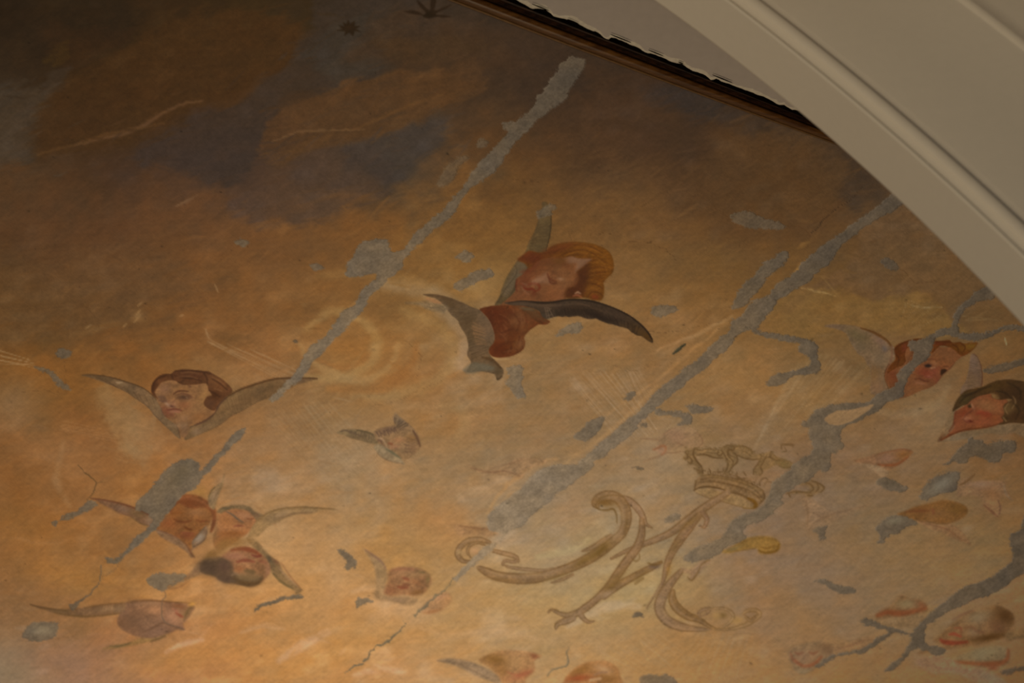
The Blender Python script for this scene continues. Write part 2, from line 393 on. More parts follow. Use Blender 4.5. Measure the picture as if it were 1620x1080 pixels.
    rays('940,1040 1050,1000', '1000,1070 1100,1040', 10, 2., .2)
    rays('1100,1000 1200,1010', '1060,1060 1180,1075', 10, 2., .2)
    for x, y, x2, y2 in [(222, 490, 215, 500), (212, 510, 222, 498), (195, 517, 200, 512), (135, 520, 145, 513), (325, 520, 330, 535), (340, 450, 345, 462), (285, 500, 290, 498), (225, 478, 218, 484)]:
        L([(x, y), ((x + x2) / 2, (y + y2) / 2), (x2, y2)], 1.6, (158, 118, 74), .55, 2.5)
    B(218, 500, 10, 9, 0, (154, 112, 66), .5, clip=False)
    B(160, 518, 30, 5, -15, (146, 104, 60), .4, clip=False)
    B(350, 600, 90, 30, 20, (150, 108, 62), .4, clip=False)
    L('1443,483 1458,487 1476,485 1490,486', .8, (156, 128, 94), .5, 2)
    L('1590,535 1592,545', 1., (180, 150, 110), .6, 2)
    B(765, 450, 22, 34, 40, (160, 124, 78), .5, clip=False)
    B(770, 490, 16, 14, 0, (164, 130, 92), .6, clip=False)

def settle():
    """pull the broad tones of the sky to the measured colours, light falloff included"""
    A = [(1015, 210, 66, 46, 30), (1185, 280, 78, 54, 30), (1430, 436, 98, 72, 44), (718, 352, 108, 74, 36), (465, 328, 80, 58, 40), (465, 110, 56, 41, 28), (655, 245, 64, 52, 42), (1488, 655, 123, 95, 64), (72, 548, 104, 70, 34),
         (465, 750, 157, 119, 79), (895, 830, 158, 128, 92), (1315, 870, 128, 100, 70), (1568, 490, 96, 70, 40), (75, 870, 142, 97, 52), (885, 580, 139, 104, 65), (415, 1020, 185, 130, 74), (215, 410, 95, 64, 36), (306, 64, 62, 40, 18), (306, 219, 60, 44, 34), (1536, 824, 122, 94, 60), (566, 154, 80, 54, 30)]
    gy, gx = np.mgrid[0:CH:10, 0:CW:10].astype(np.float32); num = np.zeros(gy.shape + (3,), np.float32); den = np.full(gy.shape, .25, np.float32)
    for x, y, *c in A:
        X, Y = x + MX, y + MY; m = LITCOL[Y - 12:Y + 13, X - 16:X + 17].mean((0, 1))
        q = np.log(np.clip(np.array(c) / m, .7, 1.4)); w_ = np.exp(-((gx - X) ** 2 + ((gy - Y) * 1.2) ** 2) / (2 * 115. ** 2))
        num += w_[..., None] * q.astype(np.float32); den += w_
    f = np.exp(num / den[..., None]); yi = np.arange(CH) / 10.; xi = np.arange(CW) / 10.
    y0 = np.clip(yi.astype(int), 0, f.shape[0] - 2); x0 = np.clip(xi.astype(int), 0, f.shape[1] - 2); fy = np.clip(yi - y0, 0, 1)[:, None, None]; fx = np.clip(xi - x0, 0, 1)[None, :, None]
    F = f[y0][:, x0] * (1 - fy) * (1 - fx) + f[y0 + 1][:, x0] * fy * (1 - fx) + f[y0][:, x0 + 1] * (1 - fy) * fx + f[y0 + 1][:, x0 + 1] * fy * fx
    LITCOL[:] = LITCOL * F.astype(np.float32)

def dabs():
    """short strokes of the brush that drag neighbouring colours into each other"""
    noclip(); Z(0, 0, 1); r = np.random.default_rng(31)
    for k in range(3400):
        y = r.uniform(-60, 1140) if k % 3 else r.uniform(-60, 420); x = r.uniform(-80, 1700)
        an = r.normal(-.42, .3) if y < 420 else r.normal(-.15, .45); l_ = r.uniform(10, 46)
        sx, sy = x + r.normal(0, 22), y + r.normal(0, 16)
        cc = LITCOL[int(np.clip(sy + MY, 0, CH - 1)), int(np.clip(sx + MX, 0, CW - 1))] * r.uniform(.94, 1.08)
        q = np.array([[x, y], [x + l_ * .5 * np.cos(an), y + l_ * .5 * np.sin(an) + r.normal(0, 1.2)], [x + l_ * np.cos(an), y + l_ * np.sin(an)]]) + [MX, MY]
        wd = r.uniform(.8, 3.6) * (1.0 if y < 500 else 1.3)
        lay(line_mask(q, np.array([wd * .4, wd, wd * .3]), 1.8 + wd * .4), cc, r.uniform(.25, .6))

def hairlines():
    """fine craquelure and brush relief lines"""
    noclip(); Z(0, 0, 1)
    h = lambda s, col=(70, 46, 24), a=.5, hw=.45: L(s, hw, col, a, 1.0, rough=.5)
    Z(780, 310, 6); h('880,390 980,360 1090,350 1220,365'); h('1240,430 1340,430 1440,445 1520,468 1600,500', a=.6); h('1360,130 1430,100 1500,50'); h('680,300 720,350 745,420', a=.3)
    Z(1000, 0, 2); h('215,640 250,650 290,680 330,690'); h('470,715 530,720 560,750 545,800', a=.4); h('730,590 690,630 640,665 600,700 560,750', (48, 34, 22), .8, .7)
    h('820,840 860,860 900,895 960,890'); h('0,765 60,770 120,800 140,820', a=.6); h('385,720 360,750 340,775'); h('880,540 760,590 640,640', a=.25)
    Z(0, 0, 1); h('810,285 840,284 870,294 880,305', a=.5); h('1060,355 1080,340 1100,338', a=.5)
    h('20,620 60,618 100,616 100,570', a=.3); h('580,620 600,640 660,620 720,590', a=.25); h('640,540 665,560 660,600', a=.35)
    h('480,330 500,350 560,352 610,345', a=.25); h('200,380 260,400 330,385', a=.25); h('1000,520 1060,525 1140,510', a=.3)
    h('960,575 1000,585 1080,570', a=.2); h('575,935 600,945', a=.2); h('120,480 150,500 150,540', a=.25)
    h('50,1000 90,1010 140,1000', a=.2); h('560,690 600,700 590,730', a=.2)
    r = np.random.default_rng(11)
    for _ in range(170):
        x, y = r.uniform(0, 1600), r.uniform(20, 1060); q = r.uniform(.4, 1.3)
        Z(0, 0, 1); B(x, y, q * 1.6, q, r.uniform(-40, 40), LITCOL[int(y) + MY, int(x) + MX] * .55, r.uniform(.4, .9), clip=False)
    for _ in range(60):
        x, y = r.uniform(0, 1600), r.uniform(60, 1000); a = r.uniform(-.9, -.2); l = r.uniform(6, 26); cc = LITCOL[int(y) + MY, int(x) + MX] * r.choice([.8, 1.25])
        Z(0, 0, 1); L([(x, y), (x + l * np.cos(a) * .5 + r.normal(0, 1), y + l * np.sin(a) * .5), (x + l * np.cos(a), y + l * np.sin(a))], .5, cc, .35, 1.2)

# ---------------------------------------------------------------- the painted motifs
def cherub_red():
    noclip(); T('red'); Z(780, 310, 6)
    P('upright_wing', '468,62 510,62 530,110 552,170 550,300 535,400 515,480 500,540 440,560 400,600 370,680 330,760 230,820 220,900 170,965 70,1030 15,1035 60,950 90,860 140,750 225,620 300,540 335,450 380,370 420,260 435,180 465,120', (86, 70, 45), 1, 5 / 6 * 2)
    D('430,200 540,190 545,300 500,480 420,540 360,540 400,420 430,300', (94, 78, 52), .5, 12)
    D('240,620 330,610 350,670 280,760 210,850 160,930 110,960 90,900 150,780', (98, 84, 66), .8, 10)
    L('552,170 548,300 530,420 500,520', 1, (58, 44, 26), .8, 2); L('40,1020 120,880 220,740 215,660', .8, (62, 48, 30), .6, 2)
    L('150,960 200,880 216,820', 1.6, (66, 50, 32), .7, 3); feathers('420,260 350,450', '545,250 520,450', 14, .5, (70, 54, 34), .5)
    feathers('90,900 210,650', '150,960 300,700', 12, .5, (76, 62, 44), .45)
    L('465,65 470,120 440,180 420,280 370,380 330,450', .7, (70, 52, 30), .5, 2)
    # skin of the face
    P('face', '218,860 222,790 290,735 370,640 440,600 540,560 700,560 860,560 960,600 900,700 860,780 810,870 700,880 690,960 660,1010 500,1030 380,1020 300,1040 190,1060 110,1075 40,1060 140,975 205,910', (126, 78, 45), 1, 1.6)
    B(330, 660, 110, 60, -40, (108, 54, 26), .85); B(520, 620, 190, 60, -15, (116, 66, 32), .8); B(300, 800, 90, 60, -30, (118, 62, 34), .8)
    B(620, 640, 130, 50, 10, (110, 70, 36), .55); B(560, 900, 130, 70, -10, (134, 84, 48), .7); B(700, 790, 90, 90, 0, (130, 86, 50), .6); B(250, 940, 120, 50, -10, (118, 72, 42), .6)
    D('370,810 440,770 510,725 530,780 560,830 500,830 420,820', (148, 104, 74), .85, 8); B(650, 785, 32, 14, 10, (158, 116, 84), .8)
    D('680,605 740,570 820,590 935,595 900,640 850,680 820,710 780,720 790,640 720,640', (146, 106, 78), .9, 8); B(720, 600, 40, 20, 0, (140, 98, 70), .7)
    L('515,735 530,770 560,800 600,810', 2, (90, 46, 24), .85, 3); L('530,780 550,825 600,828', 1.8, (84, 42, 22), .8, 3); L('590,700 660,690 720,690 750,660', 3, (112, 72, 38), .5, 8)
    L('330,850 370,830 430,840 440,880 410,900', 2.2, (104, 44, 22), .85, 3); L('290,870 330,885 370,880 400,905', 2.4, (96, 36, 18), .9, 3); L('260,830 300,850 330,850', 1.8, (110, 50, 28), .6, 3)
    B(385, 920, 22, 30, 20, (112, 54, 30), .7); B(300, 840, 30, 14, 20, (140, 92, 66), .6); L('270,860 300,905 340,930', 1.6, (128, 84, 58), .5, 4)
    L('225,790 218,860 225,900', 1.5, (84, 38, 20), .8, 3); L('230,960 300,930 330,950', 3, (112, 66, 38), .4, 6); L('430,640 500,620 560,640', 3, (92, 50, 26), .5, 6); L('420,650 440,720 400,740', 2, (104, 56, 28), .4, 5)
    L('480,660 560,650 640,660', 2, (98, 60, 32), .5, 5)
    # hair
    P('hair', '235,605 290,560 345,520 430,538 500,530 540,490 620,455 720,440 820,438 950,455 1060,500 1120,560 1146,650 1135,725 1090,770 1050,820 1055,880 1045,960 1015,992 940,985 870,965 700,965 690,900 730,870 790,860 820,780 800,720 850,680 900,640 935,595 820,590 740,570 640,590 560,580 440,610 400,640 350,700 300,640', (120, 72, 22), 1, 3.2)
    B(400, 590, 150, 50, 5, (92, 42, 18), .9); B(620, 500, 190, 50, -10, (104, 58, 24), .85); B(330, 560, 60, 30, -20, (112, 56, 24), .7); B(840, 500, 120, 40, 5, (134, 82, 26), .8); B(1050, 600, 90, 120, 30, (132, 80, 22), .8)
    B(960, 760, 80, 90, 20, (116, 66, 20), .7); B(840, 780, 60, 120, 20, (84, 44, 22), .9); B(760, 910, 90, 50, 5, (78, 36, 18), .95); B(950, 880, 70, 40, 0, (130, 78, 28), .8)
    for s, q in [('540,560 640,500 780,460 920,480 1040,540', .5), ('600,590 720,530 860,510 980,560', .5), ('640,620 740,560 850,560', .5), ('900,620 1010,600 1090,640', .45), ('900,690 1000,670 1100,690', .45), ('900,760 980,730 1080,720', .45),
                 ('840,640 830,760 850,860', .6), ('420,560 520,540 620,520', .5), ('860,880 900,830 980,840 1040,880', .6), ('900,960 940,910 1010,920 1040,950', .6), ('360,560 390,600 380,640', .5)]:
        L(s, 1.3, (84, 44, 16), q, 3, clip=True)
    for s in ['620,470 760,452 900,470', '860,480 980,520 1080,600', '960,580 1050,640 1080,720', '960,700 1040,690', '880,900 940,870 1000,890', '700,560 800,530 900,550', '560,510 660,480 760,470', '880,800 960,800 1020,830']:
        L(s, 1.2, (150, 94, 36), .5, 3, clip=True)
    for i in range(9): L([(880 + 12 * i, 560 + 34 * i), (960, 545 + 36 * i), (1080 - 2 * i, 575 + 28 * i)], .7, (96, 54, 18), .4, 2, clip=True)
    B(970, 950, 28, 20, 10, (120, 52, 22), .8); L('780,925 800,915 820,925', 1.6, (170, 130, 100), .7, 3); L('760,945 800,940 830,955', 1.6, (140, 82, 50), .6, 3)
    f0 = CUR['clip']; noclip(); D('690,900 760,850 800,790 800,720 850,680 900,640 900,700 890,780 880,860 850,930 760,960 690,965', (70, 35, 15), .85, 14, clip=False)
    D('400,650 500,600 600,585 690,610 750,680 700,700 620,650 540,650 460,690', (100, 56, 28), .7, 14, clip=False)
    D('560,600 640,590 700,600 660,640 600,640', (92, 58, 24), .6, 10, clip=False); D('260,720 330,690 380,640 440,620 400,690 330,740', (96, 46, 24), .7, 10, clip=False)
    D('240,600 300,560 360,540 440,560 400,620 340,640 300,620', (88, 40, 18), .7, 12, clip=False); D('520,500 620,465 760,450 700,490 600,530 500,560 440,560', (92, 44, 18), .7, 14, clip=False)
    L('780,925 805,912 830,925', 1.6, (150, 110, 80), .8, 3); L('760,950 800,938 840,960', 1.8, (128, 72, 44), .8, 3); B(960, 950, 34, 22, 0, (110, 50, 20), .8, clip=False)
    D('560,900 640,880 690,900 640,960 560,985 480,980', (118, 70, 38), .5, 14, clip=False); B(420, 800, 60, 26, -30, (138, 96, 68), .6, clip=False)
    for i in range(26):
        t = rng.random(); x, y = 880 + 200 * t, 560 + 330 * rng.random(); L([(x, y), (x + 26, y - 10), (x + 60, y + 4)], .7, [(84, 46, 14), (132, 82, 30)][i % 2], .35, 2)
    # spread wing to the right
    noclip(); Z(820, 440, 6.75)
    P('spread_wing', '-150,262 -60,250 40,238 200,245 330,250 430,235 520,222 640,220 780,235 920,275 1050,325 1180,390 1290,470 1380,560 1425,630 1440,680 1415,685 1360,650 1320,620 1270,610 1210,575 1160,535 1080,515 1000,490 960,485 880,455 830,430 780,435 720,430 650,405 600,405 540,415 505,405 470,415 430,405 380,415 320,435 250,440 235,380 200,340 100,310 0,300 -80,285', (84, 74, 60), 1, 1.6)
    B(0, 270, 170, 22, 0, (104, 92, 76), .8); B(280, 300, 120, 30, 0, (112, 98, 80), .7); B(300, 390, 90, 40, -8, (96, 90, 76), .6); B(560, 330, 160, 45, 5, (70, 58, 46), .7); B(850, 400, 130, 38, 22, (54, 44, 36), .85)
    B(560, 375, 170, 25, 0, (62, 54, 44), .7); B(1040, 400, 170, 60, 28, (78, 66, 54), .6); B(1290, 560, 120, 50, 38, (104, 84, 48), .9); B(1380, 620, 50, 50, 45, (112, 84, 34), .8); B(1120, 500, 40, 14, 20, (110, 92, 56), .7)
    L('-100,255 60,238 240,262 400,250 540,225 700,228 850,255 1000,305 1140,370 1260,450 1360,545 1430,650', 2.3, (48, 38, 28), .9, 2.5, clip=True)
    L('-60,285 100,280 300,292 460,285 620,275 760,290', 1.5, (122, 108, 88), .6, 3, clip=True)
    L('560,255 640,262 720,290', 1., (120, 104, 84), .5, 2, clip=True); L('700,340 760,380 850,400 940,440 1040,450', 3, (46, 36, 30), .6, 5, clip=True)
    feathers('390,330 800,330', '410,410 830,440', 34, .8, (52, 44, 36), .6); feathers('800,330 1300,520', '900,460 1260,600', 30, .8, (58, 46, 34), .5); feathers('650,270 1200,420', '760,300 1300,520', 16, .8, (104, 90, 72), .35)
    L('1150,530 1250,600 1320,620', 1.4, (70, 54, 26), .6, 3, clip=True)
    for s in ['285,310 305,420', '305,310 330,420', '320,310 372,410', '300,350 330,345', '310,400 350,390', '330,330 350,325']: L(s, .55, (160, 148, 124), .7, 1.2, clip=True, straight=True)
    noclip()
    L('230,430 300,440 340,430 430,410', 1, (150, 120, 76), .5, 2)
    # red drapery
    Z(630, 440, 6)
    P('drapery', '770,300 850,270 950,258 1080,258 1180,262 1270,285 1340,320 1370,370 1440,410 1400,440 1330,440 1290,465 1240,500 1195,560 1205,620 1180,680 1100,730 1010,750 920,750 870,720 860,670 900,600 900,500 850,380', (128, 68, 32), 1, 1.8)
    B(900, 320, 110, 60, 20, (108, 46, 18), .85); B(980, 420, 130, 80, 50, (112, 50, 22), .6); B(960, 660, 100, 70, -20, (122, 54, 18), .9); B(1150, 360, 80, 90, 20, (140, 88, 50), .8); B(1190, 460, 60, 60, 0, (134, 84, 44), .7)
    B(1000, 530, 50, 60, 10, (138, 76, 44), .7); B(1120, 640, 60, 70, 30, (130, 72, 28), .7); B(1180, 620, 25, 40, 10, (150, 100, 60), .6); B(1080, 520, 40, 120, 30, (118, 62, 28), .6)
    L('1180,300 1260,340 1290,380 1370,430', 3, (92, 52, 24), .8, 4, clip=True); L('1200,285 1280,300 1340,370 1420,420', 2, (116, 80, 46), .7, 3, clip=True); B(1150, 400, 90, 70, -20, (150, 98, 60), .75); B(1300, 340, 90, 40, 30, (120, 82, 50), .9); B(1230, 290, 80, 14, 12, (118, 104, 80), .8); B(1060, 330, 60, 30, 10, (116, 58, 30), .6); B(880, 420, 26, 90, -12, (98, 44, 20), .7); B(1000, 700, 60, 40, 0, (104, 46, 16), .7); B(1150, 620, 40, 60, 30, (158, 106, 66), .7)
    for i in range(60):
        x, y = 860 + 340 * rng.random(), 280 + 440 * rng.random(); an = rng.uniform(.9, 2.0); l_ = rng.uniform(20, 60)
        L([(x, y), (x + .5 * l_ * np.cos(an) + 5, y + .5 * l_ * np.sin(an)), (x + l_ * np.cos(an), y + l_ * np.sin(an))], .9, [(84, 36, 16), (156, 100, 62), (128, 66, 34)][i % 3], .35, 2.5, clip=True)
    L('1090,480 1030,500 980,520', 2, (90, 40, 18), .5, 4, clip=True)
    for s in ['900,290 1010,300 1090,330', '880,330 980,360 1050,420', '930,400 960,480 960,560', '900,690 1000,620 1090,600', '1150,560 1130,640 1060,700', '1100,340 1150,420 1130,520', '1200,330 1220,400 1200,470']:
        L(s, 1.6, (104, 48, 22), .45, 4, clip=True)
    for s in ['960,340 1040,380 1080,450', '960,520 1010,560 1030,610', '1160,330 1190,380', '1000,440 1030,480', '1000,700 1090,680 1160,600']:
        L(s, 1.3, (156, 98, 60), .45, 3, clip=True)
    noclip(); L('1195,560 1208,600 1195,650', .6, (120, 76, 44), .6, 1.5); L('860,740 960,770 1050,765', 1.5, (168, 134, 88), .6, 3)
    # folded wing on the left
    P('folded_wing', '235,152 330,150 420,165 520,195 620,235 700,275 770,300 830,360 880,430 910,520 915,580 900,620 865,660 860,700 880,740 940,800 985,850 1000,880 985,940 940,968 920,915 880,900 800,885 740,885 690,895 650,880 690,800 655,730 665,650 650,560 610,490 580,440 565,400 500,345 450,280 400,225 350,190 290,175', (98, 84, 62), 1, 1.6)
    B(650, 400, 90, 110, -40, (88, 74, 50), .8); B(700, 570, 60, 120, -10, (90, 78, 56), .7); B(840, 480, 70, 120, -20, (110, 94, 74), .7); B(500, 240, 90, 40, 30, (92, 76, 50), .8); B(800, 850, 130, 35, 5, (96, 92, 74), .9); B(760, 680, 60, 60, 0, (106, 90, 68), .7); B(950, 880, 40, 50, 30, (84, 72, 50), .7)
    L('770,300 850,380 905,500 912,580', 1, (126, 108, 86), .6, 2.5, clip=True); L('800,750 900,780 970,850', 3, (76, 58, 34), .8, 4, clip=True); L('900,900 940,960 985,930', 1.6, (62, 50, 32), .8, 3, clip=True); L('250,155 420,180 620,250', 2, (78, 60, 36), .5, 4, clip=True)
    feathers('620,330 700,760', '720,300 860,700', 32, .7, (76, 62, 42), .55); feathers('700,420 740,640', '830,480 840,640', 16, .9, (134, 108, 76), .55); feathers('460,220 590,440', '600,250 700,420', 14, .7, (76, 60, 38), .45)
    noclip()
    D('60,235 180,222 300,225 400,240 470,270 440,330 360,310 280,290 180,255', (116, 94, 66), .75, 7, clip=False, tex=.2); L('250,265 340,280 430,270', 1.2, (96, 78, 54), .6, 3); L('250,285 340,310 420,320', 1.2, (110, 88, 60), .5, 3)
    L('270,190 340,215 400,235', 3, (158, 108, 68), .7, 4)
    T('hole_wing_tip')
    D('620,870 650,845 700,805 800,815 900,840 900,870 800,880 720,900 650,905', (96, 86, 68), .7, 5, rough=.2, clip=False)

def cherub_brown():
    noclip(); T('brown'); Z(120, 560, 7.714)
    P('left_wing', '70,255 200,248 330,262 470,290 600,330 720,370 830,420 930,500 1000,560 1040,660 1080,750 1150,810 1230,860 1270,930 1275,1030 1220,1000 1150,930 1060,850 960,750 880,650 760,560 640,480 480,400 300,330 150,280', (116, 88, 60), 1, 1.4)
    B(330, 300, 200, 35, 12, (92, 70, 46), .8); B(560, 370, 80, 30, 25, (134, 106, 76), .6); B(640, 440, 90, 25, 30, (98, 76, 52), .6); B(950, 600, 70, 40, 45, (134, 102, 68), .7); B(1180, 900, 60, 80, -45, (122, 94, 62), .7); B(1000, 700, 60, 40, 50, (128, 98, 66), .6)
    L('70,255 200,252 330,266 470,294 600,334 740,380 840,425 930,500 990,560', 1.1, (72, 48, 26), .8, 2); L('640,480 760,560 880,640 960,740 1080,860', .8, (92, 68, 44), .6, 2); L('1275,1030 1255,940 1230,880', 1, (82, 58, 38), .7, 2)
    feathers('200,265 940,560', '330,320 1000,700', 40, .5, (86, 62, 40), .5); L('490,345 530,350 570,345', 1.4, (168, 136, 100), .6, 2)
    P('right_wing', '2949,300 2889,280 2789,288 2639,285 2489,290 2339,320 2189,370 2039,420 1929,470 1839,520 1769,570 1719,650 1659,740 1569,810 1469,860 1380,895 1335,960 1330,1045 1420,1020 1539,970 1669,910 1789,840 1889,760 2029,690 2189,600 2339,540 2489,480 2589,430 2689,380 2789,350 2889,320', (118, 88, 56), 1, 1.4)
    B(2250, 450, 260, 50, -16, (104, 78, 50), .75); B(2050, 600, 160, 50, -25, (112, 82, 52), .6); B(1900, 560, 120, 40, -35, (138, 106, 68), .6); B(1600, 880, 160, 50, -22, (128, 98, 66), .7); B(2700, 320, 150, 30, -5, (108, 80, 56), .7); B(1480, 940, 60, 40, -20, (134, 104, 76), .7)
    L('2949,300 2789,290 2560,292 2389,310 2189,368 2039,418 1929,470 1839,525 1769,575', 1.9, (76, 48, 24), .85, 2.5); L('1839,530 1760,600 1700,690 1640,760 1560,820 1460,862', 2.6, (78, 50, 34), .85, 2.5); L('1460,862 1380,900 1340,970 1335,1040', 1.2, (92, 66, 44), .8, 2)
    L('1640,930 1789,840 1889,760 2029,690 2189,600', 1, (86, 60, 36), .5, 2.5); feathers('1840,560 2700,320', '1900,740 2600,420', 44, .6, (92, 66, 40), .45); feathers('1500,880 1800,680', '1500,980 1850,800', 12, .6, (96, 70, 46), .4)
    P('face', '960,480 1000,400 1060,335 1180,310 1300,340 1450,350 1600,350 1660,480 1700,600 1700,700 1590,790 1490,830 1400,870 1350,1000 1280,1000 1250,900 1150,800 1080,745 1040,660 1000,590', (142, 98, 62), 1, 1.5)
    B(1080, 430, 70, 60, 0, (140, 98, 72), .7); B(1300, 420, 120, 30, -5, (146, 100, 60), .6); B(1180, 620, 60, 60, 0, (158, 112, 82), .8); B(1560, 520, 60, 120, 10, (156, 112, 68), .8); B(1330, 620, 90, 50, 0, (142, 88, 56), .8); B(1090, 680, 60, 60, 20, (124, 72, 48), .8); B(1500, 760, 120, 60, -20, (146, 96, 56), .8); B(1330, 780, 80, 40, -10, (148, 106, 74), .7); B(1320, 920, 60, 70, 10, (122, 90, 66), .7)
    D('1000,520 1060,500 1110,540 1110,590 1050,570', (96, 66, 50), .7, 6); L('1190,490 1240,455 1300,448 1370,455', 1.5, (78, 44, 26), .85, 2.5); D('1225,530 1280,500 1340,495 1400,515 1390,545 1320,550 1260,550', (92, 60, 42), .7, 5)
    B(1325, 525, 34, 18, 0, (50, 34, 26), .95); B(1362, 522, 9, 8, 0, (180, 148, 118), .9); L('1300,545 1380,560 1440,540', 1., (150, 106, 72), .5, 3); L('1010,560 1060,580 1100,575', 1.4, (84, 54, 40), .6, 3)
    L('1140,560 1120,600 1150,630 1180,630', 1.2, (112, 66, 46), .6, 3); B(1170, 630, 30, 10, 10, (86, 50, 38), .85); B(1115, 610, 30, 16, 30, (174, 132, 104), .8)
    L('1110,680 1160,675 1220,670 1290,690', 1.8, (98, 50, 34), .85, 2.5); B(1220, 700, 50, 10, 0, (162, 110, 84), .8); L('1110,690 1130,720 1200,735', 2, (118, 64, 42), .6, 4); B(1110, 760, 30, 14, 30, (112, 60, 40), .7)
    L('1040,650 1060,720 1110,770', 1, (92, 58, 42), .6, 2.5)
    B(1330, 530, 80, 36, 0, (104, 68, 46), .6); L('1215,505 1290,480 1380,500 1420,530', 1.3, (86, 52, 34), .7, 3); L('1200,560 1185,600 1200,635', 1.4, (118, 72, 48), .5, 4); B(1470, 640, 90, 70, 0, (154, 108, 68), .6); B(1150, 740, 60, 24, 15, (112, 64, 42), .6); L('1150,705 1220,700 1270,710', 1.6, (150, 88, 62), .6, 3); B(1300, 850, 120, 30, -5, (128, 92, 62), .6)
    P('hair', '930,485 922,400 950,330 1010,270 1090,240 1165,238 1210,200 1300,185 1400,188 1500,198 1620,212 1690,250 1790,310 1870,380 1910,440 1890,480 1820,525 1770,570 1720,640 1690,690 1610,660 1560,600 1600,520 1660,500 1620,440 1590,360 1450,372 1300,372 1200,320 1070,335 1000,400 965,470 1000,545', (86, 56, 38), 1, 1.5)
    B(1400, 260, 220, 50, 3, (78, 48, 34), .8); B(1700, 330, 120, 60, 20, (110, 76, 52), .6); B(1800, 420, 80, 60, 20, (98, 66, 44), .6); B(1640, 590, 60, 60, 0, (82, 56, 44), .8); B(950, 400, 40, 90, 10, (66, 40, 26), .85); B(1080, 270, 90, 25, -10, (70, 44, 28), .8); B(1700, 500, 60, 50, 0, (64, 38, 22), .8); B(1300, 350, 90, 14, 0, (88, 60, 42), .7)
    for s in ['1170,240 1180,290 1210,330 1300,350', '1210,210 1350,200 1500,210 1640,240', '1560,230 1600,300 1600,400', '940,460 940,380 1000,300 1100,260', '1660,300 1760,360 1850,440', '1600,430 1680,470 1760,520', '1200,260 1320,290 1450,300 1540,330']:
        L(s, 1.4, (52, 30, 20), .6, 2.5, clip=True)
    for s in ['1280,230 1400,220 1500,240', '1660,280 1760,330 1830,400', '1240,280 1380,270 1480,300', '1700,420 1780,450']: L(s, 1.2, (128, 94, 70), .4, 3, clip=True)
    L('1370,385 1400,395 1380,410', 1, (90, 56, 36), .8, 2)
    D('1120,860 1200,850 1290,840 1360,850 1330,900 1230,900', (138, 106, 76), .4, 6, clip=False)
    noclip(); T('brown')

